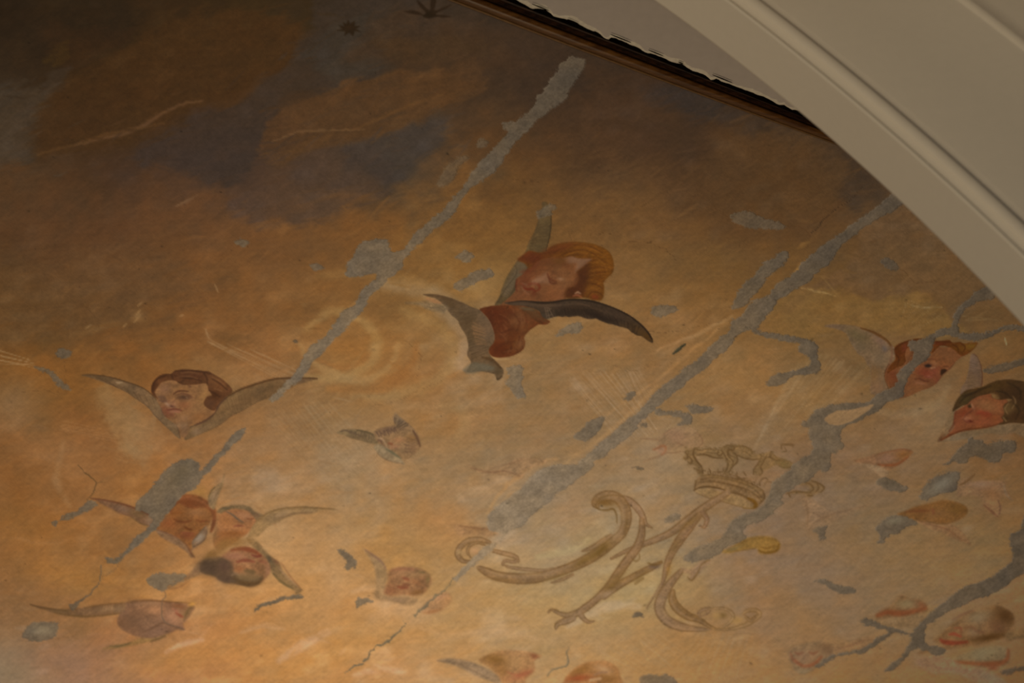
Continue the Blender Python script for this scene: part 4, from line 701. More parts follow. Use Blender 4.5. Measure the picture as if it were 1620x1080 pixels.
    for s in ['1330,780 1400,800 1440,830 1500,830', '1290,680 1310,800 1300,920', '1340,900 1460,830 1600,780 1800,730']: L(s, 1.6, (112, 84, 58), .5, 4)
    L('1300,1180 1230,1260 1200,1300', 2, (116, 88, 60), .5, 4); L('1200,1300 1300,1280 1500,1290', 4, (122, 92, 62), .3, 6)
    # streaky wing shapes above the big gap
    noclip(); T('streaky_wings'); Z(540, 720, 3)
    P('wings', '590,40 680,70 760,60 820,20 900,10 980,25 940,50 880,70 860,110 800,100 720,90 640,75', (146, 110, 74), .7, 3); L('620,60 700,80 780,75 850,100', 1.3, (124, 88, 60), .6, 3); L('700,65 780,45 860,20', 1.2, (122, 88, 60), .5, 3)
    T('curled_wisp')
    P('wings', '540,330 620,340 700,345 740,370 700,385 620,375 560,380', (150, 110, 72), .7, 4); L('560,335 640,345 700,350', 1.6, (126, 88, 56), .7, 4)

def crown():
    noclip(); T('crown'); Z(1060, 680, 6)
    br = (92, 66, 36)
    P('band', '225,560 245,480 300,430 420,425 560,450 700,480 800,520 880,570 900,640 860,700 820,740 790,740 740,680 640,620 500,570 380,545 280,550 235,580', (124, 94, 60), 1, 2)
    for s, w, a in [('225,575 280,548 360,540 440,548 540,575', 1.8, .9), ('560,590 660,610 740,650 800,700', 2, .7), ('290,470 420,450 560,470 700,510 800,560 870,640', 1.3, .7), ('270,500 400,490 560,515 720,560 820,620 870,680', 1.3, .6), ('300,430 420,425 560,450 700,482 800,522 885,575', 1.2, .7), ('245,480 235,560', 1.4, .6), ('880,580 900,640 850,700', 1.6, .6)]: L(s, w, br, a, 2.2)
    for i in range(14):
        t = i / 13; B(300 + 540 * t, 470 + 150 * t * t + 20 * t, 12, 10, 0, (96, 68, 38), .6); B(310 + 520 * t, 510 + 150 * t * t + 10 * t, 8, 6, 0, (150, 118, 80), .6)
    L('740,650 790,670 815,710 790,735 700,735', 3.2, (108, 72, 22), .85, 3)
    P('underside', '235,580 290,560 400,560 500,590 640,620 740,680 790,735 700,738 560,700 440,660 330,630 260,600', (136, 106, 68), 1, 2); L('250,600 340,635 450,665 600,710 720,740', 1, (108, 80, 48), .7, 2)
    P('arches', '120,270 150,220 140,200 230,170 300,190 380,175 460,185 520,150 610,150 700,150 780,190 800,225 870,225 960,200 980,230 1040,260 1120,290 1170,320 1120,360 1040,340 1010,330 930,370 880,390 860,430 790,410 830,330 850,290 760,280 690,260 640,250 640,310 600,350 560,400 540,430 500,400 540,330 530,280 460,275 370,255 260,240 250,280 290,350 310,410 265,410 250,350 190,320 170,290', (120, 92, 57), .85, 2.4)
    for s, w, a in [('255,240 330,232 420,262 500,265', 1.6, .8), ('230,180 220,230 250,290 300,350 310,410', 1.7, .85), ('140,215 170,240 150,280 130,260', 1.3, .8), ('180,250 210,290 190,320 170,300', 1.4, .8), ('230,170 280,190 350,180 440,190', 1.2, .6), ('460,190 450,230 480,240 500,210 480,190', 1.3, .8),
                    ('510,160 560,145 610,160 600,190 560,190 550,240 600,300 580,350', 1.5, .8), ('580,200 630,240 640,300 600,340 560,400', 1.3, .8), ('500,210 530,260 550,310 540,370 520,400', 1.4, .8), ('620,160 700,155 770,195 780,225', 1.3, .7), ('640,240 700,265 780,280 850,275', 1.6, .7),
                    ('850,230 870,250 840,310 800,370 790,420', 1.5, .8), ('920,230 890,300 860,350 880,400 850,430', 1.2, .7), ('960,205 950,250 990,280 1060,290 1120,320', 1.3, .7), ('1030,340 1090,360 1150,350 1190,330', 1.6, .6), ('640,400 630,430 660,460 730,460', 1.5, .8), ('700,400 720,430', 1.1, .7),
                    ('370,365 385,400 370,430', 1.3, .8), ('460,370 450,400 500,390 510,350', 1.3, .7), ('850,530 860,480 900,455 930,470', 1.3, .7), ('890,530 920,490 960,490', 1.2, .6), ('1060,180 1060,140 1120,140 1170,140 1160,165', 1.7, .6), ('1060,210 1100,200 1090,170', 1.3, .6), ('225,360 260,380 300,410', 1.2, .7), ('540,430 580,420 600,400', 1.2, .7),
                    ('560,170 540,200 570,240 620,260', 1.0, .7), ('870,300 920,260 970,260', 1., .6), ('330,210 400,220 470,215', .9, .5), ('660,190 720,210 770,250', 1., .5), ('760,470 790,520 820,470', 1.2, .5)]: L(s, w, br, a, 2)
    B(1080, 320, 60, 40, 10, (112, 90, 50), .6, clip=False)
    r = np.random.default_rng(3)
    for i in range(13):
        t = i / 12; x, y = 285 + 560 * t, 425 + 40 * t + 90 * t * t
        L([(x - 16, y - 4), (x - 20, y - 34), (x, y - 44), (x + 12, y - 26)], 1.1, br, .6, 2); B(x, y + 4, 18, 12, 10, (116, 88, 52), .6, clip=False)
    for s, n in [('140,190 180,240 170,300 250,380 290,410', 8), ('240,180 340,175 440,185', 7), ('480,180 560,150 640,155 720,170 790,210', 12), ('540,300 590,360 560,420', 6), ('800,400 850,320 880,240', 7), ('960,210 1010,280 1090,300 1180,330', 9)]:
        q = spline(np.array([[float(v) for v in p.split(',')] for p in s.split()]), False)
        for t in np.linspace(0, len(q) - 1, n).astype(int):
            x, y = q[t] + r.normal(0, 5, 2); L([(x - 12, y + 8), (x - 8, y - 10), (x + 10, y - 10), (x + 12, y + 6)], .9, (98, 72, 42), .6, 1.8)
            B(x, y, 14, 10, 0, (128, 100, 62), .4, clip=False)
    P('side_ornament', '1090,600 1150,575 1220,575 1290,585 1320,540 1230,520 1260,490 1340,480 1400,500 1440,520 1470,550 1440,590 1380,610 1320,640 1260,610 1160,610', (122, 92, 54), .6, 3)
    for s in ['1100,605 1180,585 1280,590 1340,600', '1290,500 1340,520 1360,560 1330,590', '1390,500 1410,550 1380,590', '1440,520 1460,555 1430,590', '1340,480 1400,500 1470,540', '1310,620 1350,625', '1130,615 1140,630']: L(s, 1.5, br, .7, 2.2)
    noclip()

def monogram():
    noclip(); T('monogram'); g = (130, 98, 58); dk = (108, 78, 38)
    Z(700, 780, 6)
    def R(part, s, w_, col, a=.9):          # one broad brush ribbon with darker rims
        L(s, w_, col, a, 2.2, own=part, tex=.12); q = spline(pts(s), False); n_ = len(q); ww = widths(w_, n_)
        d_ = np.gradient(q, axis=0); nn = np.c_[-d_[:, 1], d_[:, 0]] / (np.hypot(*d_.T)[:, None] + 1e-6)
        for sg, al in ((1, .55), (-1, .5)): lay(line_mask(q + nn * ww[:, None] * .82 * sg, np.full(n_, 1.1), 2.0), dk, al, clip=True)
        lay(line_mask(q + nn * ww[:, None] * .3, ww * .22 + .3, 2.5), (150, 118, 78), .45, clip=True)
    R('scroll_arm', '1990,330 1930,290 1900,220 1850,140 1770,70 1680,35', [1, 3, 5, 6, 6, 4], (136, 106, 72))
    R('scroll_arm', '1480,140 1450,100 1480,55 1560,25 1660,45 1730,140 1745,260 1700,380 1590,480 1440,590 1270,680 1080,750 900,800 720,810 540,790 420,745 340,705', [2, 6, 8, 9, 9, 9, 9, 8, 8, 9, 9, 8, 8, 9, 9, 8, 7, 3], (134, 102, 62))
    R('scroll_arm', '1100,705 960,730 820,725 700,712 600,695', [1, 2.5, 3, 3, 1.5], (140, 108, 70), .8)
    R('scroll_arm', '1325,550 1420,515 1530,450 1600,400', [1.5, 4, 5, 3], (136, 104, 64), .85)
    R('scroll_arm', '1030,850 1130,820 1240,770', [1, 3, 2], (138, 106, 66), .8)
    for x, y, rx, ry, an, cc, al in [(1550, 90, 100, 36, 5, (116, 82, 40), .9), (1500, 540, 130, 40, -36, (112, 82, 36), .85), (1340, 640, 110, 30, -30, (116, 86, 40), .7), (560, 820, 150, 16, 6, (124, 90, 48), .6), (1740, 300, 20, 110, 5, (112, 82, 44), .6), (1660, 330, 24, 80, 20, (152, 122, 86), .7), (1080, 790, 120, 16, -16, (122, 92, 48), .6), (860, 770, 140, 14, 0, (158, 122, 80), .6), (500, 760, 90, 10, 12, (164, 128, 84), .6), (1700, 200, 18, 60, -10, (156, 124, 84), .6)]:
        B(x, y, rx, ry, an, cc, al, clip=False)
    for s, w, a in [('1450,105 1480,150 1560,160 1620,150 1650,200 1655,280', 1.8, .8), ('1460,100 1500,45 1600,18 1700,25', 1.2, .6), ('1870,270 1900,330 1880,420', 1.3, .5)]: L(s, w, dk, a, 2.4)
    R('left_curl', '720,650 700,610 640,585 560,565 480,545', [2, 4, 4, 4, 3], (142, 110, 70), .85)
    R('left_curl', '620,690 570,675 600,640 680,650 710,620', [1, 2, 3, 3, 2], (142, 110, 74), .8)
    R('left_curl', '450,470 360,440 250,450 170,510 145,580 190,640 280,650', [3, 4.5, 5, 5, 5, 4, 2], (140, 106, 64), .9)
    R('left_curl', '400,490 330,470 260,500 240,560 270,610', [1.5, 2.5, 3, 2.5, 1], (134, 100, 56), .8)
    B(310, 545, 42, 36, 0, (182, 136, 92), .8, clip=False); B(160, 560, 22, 20, 0, (178, 142, 92), .6, clip=False)
    Z(850, 800, 5.143)
    R('crossing_strokes', '1545,-105 1460,-50 1350,20 1220,120 1090,215 960,275 830,325 720,370 600,430', [5.5, 6.5, 7, 7.5, 6, 5.5, 4.5, 3.5, 2], (130, 100, 64))
    R('crossing_strokes', '1320,70 1230,180 1150,290 1090,390 1055,480 1035,570 1015,640', [5, 8, 7.5, 6, 5.5, 4, 2], (132, 100, 66))
    R('crossing_strokes', '850,110 850,220 815,330 735,440 650,560 580,660 490,750 390,830 310,880', [4, 6, 7.5, 7.5, 7.5, 7, 6, 6.5, 5], (132, 100, 62))
    R('crossing_strokes', '540,740 620,670 730,605 840,545 930,500 1010,455', [5, 7, 6, 5.5, 5.5, 2.5], (132, 100, 58))
    R('crossing_strokes', '90,865 120,845 170,870 250,890 330,870', [2, 2.4, 3, 5, 6], (138, 108, 68))
    R('crossing_strokes', '150,1000 165,960 220,940 290,915', [2, 4, 6, 5], (142, 112, 74))
    R('crossing_strokes', '350,880 380,920 420,945 465,935', [5, 4, 3, 1], (138, 108, 70))
    R('crossing_strokes', '1350,60 1380,110 1360,170 1330,165', [5, 4, 3, 1], (130, 98, 66))
    R('crossing_strokes', '1010,640 960,720 890,830', [3, 2, 1], (134, 104, 74), .5)
    for p_, q in [((640, 600), (110, 40, -45)), ((1250, 130), (110, 30, -38)), ((1120, 330), (80, 30, -60)), ((850, 560), (110, 16, -32)), ((580, 670), (60, 30, -30))]:
        B(p_[0], p_[1], q[0], q[1], q[2], (118, 88, 46), .6, clip=False)
    B(1065, 520, 24, 60, 10, (148, 106, 50), .6, clip=False); B(960, 490, 45, 22, -10, (104, 82, 66), .8, clip=False); B(560, 720, 60, 24, -20, (158, 128, 98), .6, clip=False)
    for s, w, a in [('770,430 800,450 830,430 830,390', 1.4, .7), ('900,465 960,480 1010,455', 2.2, .7), ('800,630 860,590', 2.4, .5), ('145,1000 150,960 200,940', 1.4, .5), ('100,850 150,840 180,860', 1.4, .5)]: L(s, w, dk, a, 2.4)
    Z(1020, 800, 5.142)
    R('lower_scroll', '300,525 215,620 145,730 120,830 170,920 270,975 400,1000 540,1005', [4, 7, 9, 9, 9, 8, 5, 1.5], (134, 104, 68))
    R('lower_scroll', '230,690 225,760 265,830 350,895 440,925 520,975 575,1000', [3, 7, 8, 7, 5, 3, 2], (126, 94, 52))
    R('lower_scroll', '450,905 440,870 480,842 530,838 500,880 465,895', [2, 3, 3, 3, 2, 1], (134, 104, 70), .8)
    R('lower_scroll', '530,838 620,832 690,855 720,900 690,950 640,985', [2, 2.5, 3, 3, 2.5, 1.5], (142, 112, 70), .75)
    R('lower_scroll', '560,1003 700,1000 820,965 900,915 935,880 900,848 830,855 800,880', [2, 2.5, 4, 4.5, 4, 3.5, 3, 2], (138, 106, 62), .85)
    R('lower_scroll', '820,900 860,930 900,900', [2, 4, 2], (120, 90, 52), .8)
    B(640, 895, 34, 22, 10, (114, 86, 46), .8, clip=False); B(580, 900, 30, 30, 0, (160, 124, 72), .6, clip=False); B(760, 930, 50, 30, -10, (168, 128, 70), .6, clip=False); B(250, 905, 90, 14, 25, (164, 132, 82), .5, clip=False)
    P('lower_scroll', '310,500 360,520 400,500 470,440 530,450 480,500 430,570 390,605 355,590 370,550 330,545', (144, 112, 76), .75, 3)
    L('350,580 380,605 420,560 450,500', 1.4, dk, .7, 2.4); L('450,490 500,450 530,440', 1.4, dk, .6, 2.4)
    P('right_scroll', '620,370 700,340 780,290 830,260 950,245 1050,260 1105,310 1080,370 1000,390 930,385 915,350 860,350 780,365 680,385', (132, 98, 48), 1, 2.2)
    L('680,350 800,290 950,260 1060,275', 2, (112, 82, 40), .5, 4); L('1090,310 1070,365 980,380 925,360', 2, (106, 72, 26), .8, 3); L('1060,320 1000,345 940,335', 1.8, (110, 76, 32), .7, 3); L('700,370 800,360 900,345', 1.3, (108, 78, 40), .6, 3); B(720, 350, 70, 16, -20, (112, 94, 60), .7)
    noclip()

def stars():
    noclip(); T('star_small'); Z(520, 0, 7.714)
    P('star', '100,372 165,355 125,310 185,320 175,275 215,290 235,240 262,290 320,255 315,315 390,320 330,350 385,385 315,380 300,440 250,400 190,435 200,385', (36, 22, 8), .9, 3, straight=True)
    T('star_large')
    P('star', '925,140 1040,130 1120,160 1160,180 1180,150 1110,80 1075,10 1110,20 1190,100 1235,120 1240,40 1260,-80 1300,-80 1310,20 1290,110 1320,125 1400,90 1500,60 1420,110 1330,150 1310,180 1400,185 1495,205 1400,215 1310,205 1230,225 1160,210 1140,185 1040,175', (38, 24, 12), .9, 3)
    B(1230, 180, 80, 40, 0, (28, 18, 6), .8)
    noclip()

# ---------------------------------------------------------------- grey filler in the cracks: key, crop, outline, colour
GR = {}
def patch(key, z, *outs, col=None, a=.95, rough=.55, f=1.6, own=True, light=None):
    noclip(); T(key); FRAY['a'] = 3.2 if key not in ('slit',) else 0.
    if key != 'slit': col = 'filler'
    rough *= .8; f = max(f, 2.0)
    for k, o in enumerate(outs):
        if isinstance(o, tuple) and not isinstance(o[0], str): z2, o = o; Z(*z2)
        else: Z(*z)
        if isinstance(o, tuple):   # narrow crack: (points, half widths)
            L(o[0], o[1], col, a, 1.2, rough=rough, own='filler')
        else: P('filler', o, col, a, f, rough=rough, tex=.10)
    FRAY['a'] = 0.; noclip()

def repairs():
    c3 = (540, 0, 3); c5 = (540, 360, 3); c6 = (1080, 360, 3); c4 = (0, 360, 3); c7 = (0, 720, 3); c8 = (540, 720, 3); c9 = (1080, 720, 3)
    patch('long_a', c3, '1060,290 1100,266 1150,282 1162,305 1120,365 1085,420 1062,468 1005,510 935,570 862,640 806,700 766,770 712,830 655,865 602,905 566,960 535,1010 495,1050 445,1082 380,1150 340,1190 300,1230 290,1270 240,1310 200,1360 140,1400 120,1450 80,1500 30,1550 -60,1640 -100,1680 -140,1720 -180,1780 -220,1820 -260,1850 -290,1880 -320,1905 -345,1900 -330,1880 -290,1840 -250,1800 -210,1750 -180,1690 -150,1650 -90,1600 -50,1560 0,1480 60,1450 90,1380 140,1340 160,1300 90,1310 20,1300 60,1210 80,1170 130,1140 210,1130 240,1190 300,1180 350,1100 400,1060 460,1010 520,950 562,900 622,820 682,740 742,680 790,622 770,612 766,585 830,580 862,550 910,512 930,462 962,430 1000,372 1030,320', col=(94, 86, 68), rough=.45,
          )
    patch('blotch_pale_upper', c3, '500,800 530,760 590,735 600,760 560,800 530,850 500,880 450,880 470,830', col=(84, 70, 50), a=.6, f=5)
    patch('drip_upper', c3, '640,680 660,665 695,668 680,690 650,700', col=(84, 70, 52), a=.7, f=3)
    patch('gap_b', c7, '1170,-120 1140,-75 1100,-40 1060,5 1010,55 965,105 925,150 880,185 840,225 800,270 760,325 700,385 645,440 595,480 550,512 505,508 502,490 550,488 600,450 632,400 690,350 722,312 690,270 645,262 650,230 700,172 750,112 800,62 850,27 900,15 940,35 952,70 1000,20 1040,-20 1080,-70 1110,-105 1160,-130', col=(106, 94, 70), rough=.4)
    patch('thin_b', c7, ('480,522 470,600 440,640 400,680 370,705 340,722', [1.2, 1.0, 1.3, 1.6, 2.4, 5]), col=(106, 90, 66), a=.8)
    noclip()
    Z(*c7); L('560,520 520,570 480,600', .9, (112, 84, 56), .6, 1.4, rough=.6); L('500,560 470,600 440,640', .8, (108, 82, 54), .7, 1.2, rough=.8)
    patch('main_c', c6, '1150,-215 1100,-260 1010,-175 960,-135 900,-80 840,-40 740,30 690,60 640,95 585,150 540,200 480,242 430,290 400,322 350,342 310,372 280,420 232,440 212,490 170,522 120,572 80,612 30,650 0,672 -60,720 -120,770 -170,830 -220,880 -280,920 -320,962 -380,1010 -450,1075 -490,1110 -530,1125 -580,1125 -660,1140 -700,1170 -750,1212 -790,1260 -850,1300 -900,1340 -930,1380 -920,1425 -900,1440 -850,1450 -855,1472 -870,1495 -910,1500 -950,1520 -1000,1572 -1060,1630 -1090,1662 -1070,1672 -1020,1630 -960,1580 -910,1540 -880,1510 -850,1470 -820,1440 -770,1420 -720,1370 -670,1330 -630,1300 -600,1260 -550,1230 -500,1190 -460,1170 -430,1140 -420,1110 -370,1080 -320,1040 -260,1000 -220,950 -180,900 -120,850 -60,800 0,752 60,702 120,662 160,622 222,572 250,522 300,492 350,482 380,440 432,380 452,342 502,312 592,262 622,222 702,162 735,112 802,45 870,0 960,-60 1040,-110', col=(96, 91, 74), rough=.4)
    patch('main_arm', c6, '500,118 470,108 430,140 382,168 342,218 302,250 262,300 240,350 238,392 282,382 322,342 372,282 412,232 462,190 500,152', col=(94, 90, 74), rough=.4)
    patch('hook', c6, '300,470 400,498 520,513 610,530 642,560 640,620 655,660 640,690 600,692 540,702 500,722 460,756 410,757 395,737 430,702 500,682 570,662 602,640 590,610 550,590 560,552 500,540 430,530 350,505', col=(94, 90, 74), rough=.4)
    noclip(); T('thin_c'); Z(*c8); L('530,580 500,620 450,670 400,708 345,757', [1.6, .8, 1.5, 2.6, .8], (122, 104, 76), .85, 1.4, rough=.6, own='filler')
    T('thin_c_lower'); L('300,798 250,842 200,890 150,930 100,975 50,1010 20,1045', [1, 1.8, 2.6, 1, 1.4, 1.8, .8], (108, 96, 74), .9, 1.4, rough=.8, own='filler')
    cb = (1380, 510, 8.306)
    patch('crown_d', c6, '1480,270 1402,290 1350,340 1312,370 1290,420 1272,470 1222,482 1172,510 1130,525 1085,535 1070,560 1088,590 1088,625 1072,640 1050,660 1020,690 1012,735 985,765 960,772 930,780 905,800 872,828 790,830 700,840 640,860 600,898 565,930 570,945 600,952 600,990 620,1040 600,1075 570,1085 480,1165 430,1210 400,1280 360,1330 250,1378 210,1420 170,1480 80,1510 10,1552 20,1582 120,1572 170,1552 205,1522 270,1492 300,1470 290,1432 350,1402 420,1362 475,1312 470,1280 530,1230 600,1200 640,1158 695,1150 702,1080 730,1070 770,1040 750,1000 762,950 800,932 870,900 930,868 962,830 1002,820 1040,800 1050,775 1060,742 1076,702 1100,676 1140,640 1170,610 1190,560 1200,525 1250,512 1300,522 1380,536 1432,530 1480,500 1540,490 1700,500 1700,470 1620,468 1540,460 1460,490 1420,500 1332,500 1310,488 1312,440 1340,390 1400,352 1480,335', rough=.35)
    noclip(); Z(*c6); D('672,912 685,888 725,868 800,860 872,846 905,838 880,868 820,905 760,930 715,935', (136, 105, 70), 1, 3, rough=.3, clip=False)
    patch('right_slash', c6, '1420,672 1480,650 1560,640 1620,618 1700,600 1700,640 1620,650 1560,672 1470,690 1430,688', col=(88, 80, 68), a=.85, rough=.3)
    patch('corner_e', c9, '1700,200 1650,240 1620,290 1600,350 1560,370 1545,400 1560,450 1560,500 1510,540 1440,590 1370,610 1310,640 1250,690 1190,740 1140,780 1100,830 1088,845 1000,818 930,800 870,775 845,782 860,805 920,818 975,838 920,870 860,908 800,930 720,942 670,970 630,1002 640,1015 680,992 720,962 780,947 860,942 900,912 950,882 1005,845 1085,862 1060,920 1030,958 980,998 958,1020 985,1022 1022,1000 1062,952 1105,915 1150,930 1200,950 1250,930 1220,905 1165,895 1150,860 1162,812 1222,772 1282,732 1352,702 1432,672 1502,642 1542,612 1572,582 1622,560 1700,520', col=(98, 90, 72), rough=.35)
    B_ = [('blotch_top', c5, '540,142 560,120 600,110 622,138 602,165 565,152', (96, 88, 68), .9), ('blotch_feather', c5, '528,282 560,250 610,222 662,202 718,200 716,232 680,250 622,270 570,302', (98, 92, 74), .9),
          ('blotch_under_wing', c5, '1020,512 1050,482 1090,456 1142,450 1140,482 1120,500 1080,504 1040,518', (94, 88, 70), .95), ('blotch_right_wing', c5, '1465,395 1490,370 1570,370 1600,390 1570,412 1500,420', (98, 92, 74), .9),
          ('blotch_foot', c5, '790,668 852,655 862,690 852,740 876,800 838,802 800,772 776,742 795,712', (98, 92, 74), .95), ('blotch_slanted', c5, '1105,990 1150,940 1200,905 1248,898 1242,930 1202,982 1160,1012 1118,1008', (92, 84, 64), .95),
          ('blotch_tiny_slanted', c5, '1338,818 1370,775 1395,788 1362,822', (94, 86, 66), .95), ('slit', c5, '1572,600 1600,572 1640,548 1630,565 1600,590', (58, 54, 38), .95),
          ('blotch_sky', (1000, 0, 2), '310,682 360,668 420,690 490,714 440,726 370,720 330,708', (86, 78, 58), .8), ('blotch_sky_right', c6, '940,152 980,140 1030,190 1002,205 950,178', (90, 78, 60), .8),
          ('dash_wide', (980, 640, 9), '950,10 1050,-10 1200,5 1340,40 1280,112 1080,132 980,62', (100, 88, 64), .9), ('bracket', (980, 640, 9), '500,92 540,60 700,90 900,92 1000,120 1045,180 1020,282 840,292 828,262 900,212 860,170 700,150 600,150 520,132', (102, 90, 66), .9),
          ('speck_ray', (980, 640, 9), '285,268 380,258 395,312 340,305', (104, 86, 60), .8), ('dash_low', (980, 640, 9), '180,912 260,890 340,920 270,938', (96, 82, 58), .85),
          ('oval_upper_left', c4, '1112,72 1145,58 1182,68 1150,92', (102, 84, 54), .85), ('oval_tiny', c4, '1470,180 1500,170 1535,190 1490,202', (104, 86, 60), .8),
          ('disc_left', c4, '262,600 290,570 342,588 320,618 280,618', (104, 84, 60), .85), ('comma_left', c4, '160,662 222,670 272,702 320,750 336,776 280,752 240,708 195,685', (104, 86, 62), .85), ('dot_mid', c4, '1390,535 1402,525 1415,540 1400,550', (104, 78, 46), .8),
          ('tail_left', c7, '285,312 300,290 370,258 415,218 462,230 440,252 380,282 325,306', (112, 94, 66), .9), ('dot_tail', c7, '245,325 265,312 280,325 262,335', (110, 86, 60), .9),
          ('star_patch', c7, '695,595 750,560 830,565 885,575 850,602 800,622 785,642 740,625 705,610', (122, 106, 78), .9), ('disc_bottom', c7, '105,850 150,800 265,795 275,838 240,872 160,886 118,872', (128, 108, 78), .9),
          ('dash_cluster', c7, '1205,742 1225,710 1290,684 1370,670 1432,668 1432,682 1350,692 1280,706 1235,728', (110, 94, 66), .95), ('comma_mid', c8, '-10,448 30,462 62,490 76,520 36,548 12,532 22,505 -5,470', (112, 96, 70), .9),
          ('tick_mid', c8, '78,680 110,678 158,694 112,706 72,732', (116, 98, 70), .9), ('oval_mono', c8, '1535,302 1570,275 1612,280 1602,306 1550,318', (116, 100, 72), .9),
          ('dot_mono', c8, '1382,762 1410,745 1432,766 1400,774', (116, 98, 70), .9), ('pool_bottom', c8, '1422,1052 1480,1045 1560,1040 1592,1065 1602,1120 1440,1120', (146, 124, 94), .8),
          ('slug_right', c9, '922,130 950,110 1000,125 1072,150 1052,172 990,166 940,146', (98, 86, 66), .95), ('shield_right', c9, '1128,192 1160,130 1220,90 1312,74 1312,110 1290,160 1220,182 1160,212', (92, 84, 66), .95),
          ('cloud_right', c9, '918,352 960,300 1030,285 1100,308 1112,332 1060,342 1020,370 970,392 962,415 922,412 940,385', (98, 88, 66), .92), ('heart_right', c9, '618,362 650,340 690,335 675,370 682,396 650,406 640,380', (104, 92, 70), .85),
          ('worm_right', c9, '625,595 670,588 720,608 812,630 818,650 760,657 705,632 660,606', (98, 88, 66), .95), ('cloud_corner', (1340, 680, 5.4), '815,302 890,240 930,180 1010,120 1060,60 1150,88 1200,130 1280,90 1432,100 1432,180 1340,200 1300,272 1200,262 1110,230 1040,250 1030,292 950,292 930,270', (90, 82, 64), .92),
          ('sliver_corner', (1360, 900, 6), '1345,992 1400,950 1560,930 1700,900 1700,960 1560,972 1400,1002', (98, 84, 62), .85), ('pale_top', (780, 310, 6), '425,130 480,110 530,85 590,90 602,120 560,150 562,190 450,202 418,172', (96, 86, 66), .75)]
    for k, z, o, col, a in B_: patch(k, z, o, col=col, a=a, rough=.4, f=2)
    Z(*c9); B(1225, 140, 70, 26, -35, (114, 102, 82), .8, clip=False); B(1010, 310, 40, 16, -10, (112, 100, 78), .7, clip=False)
    Z(*c7); B(200, 830, 50, 22, 0, (142, 122, 92), .7, clip=False); B(860, 90, 80, 40, -40, (94, 80, 58), .5, clip=False)
    # open hairline cracks drawn in the plaster
    noclip()
    T('crack_y'); Z(*c7); L('372,48 392,66 412,92 440,115 455,132 447,170 432,192 412,210', .9, (92, 70, 42), .9, 1.1, rough=.25, own='filler'); L('455,132 480,128 500,128', .7, (104, 78, 46), .7, 1.1, own='filler')
    T('crack_lying'); L('780,640 785,670 772,690 770,740 775,775 800,800 840,815 872,828', 1.0, (112, 88, 66), .85, 1.4, rough=.2, own='filler')
    T('crack_bottom'); Z(*c8); L('1080,915 1065,935 1072,965 1068,1000 1030,1012 1000,1020 978,1050', 1.6, (124, 108, 82), .9, 1.6, rough=.3, own='filler')
    noclip()

def finish():
    """brush marks and grain of the lime paint"""
    a = rotnoise(26, 1.8, -0.72, 21) * .5 + rotnoise(40, 2.6, -0.08, 22) * .5 + rotnoise(14, 1.5, .5, 23) * .35
    g = 1 + a * .10 + rotnoise(9, 1.1, -.6, 91) * .07 + N3 * .06 + N8 * .035 + N20 * .03
    mott = N60 * .05 + N20b * .05
    LITCOL[:] = LITCOL * g[..., None]
    LITCOL[..., 0] *= 1 + mott * .5; LITCOL[..., 2] *= 1 - mott
    # pale scumble blotches
    s = np.clip((N20 + N60 * 1.2 + rotnoise(50, 12, -.3, 31) * .8) * 1.6 - .5, 0, 1)[..., None] * (OWN == 0)[..., None]
    LITCOL[:] = LITCOL + s * .35 * (LITCOL * np.array([.12, .2, .36], np.float32))
    np.clip(LITCOL, 2, 255, out=LITCOL)

def paint_all():
    global SKY0
    sky(); clouds(); settle(); dabs(); settle(); SKY0 = LITCOL.copy(); stars()
    small_cherubs(); cluster(); cherub_lying(); cherub_brown(); cherub_red(); cherub_right(); cherub_dark(); crown(); monogram()
    repairs(); hairlines(); finish()
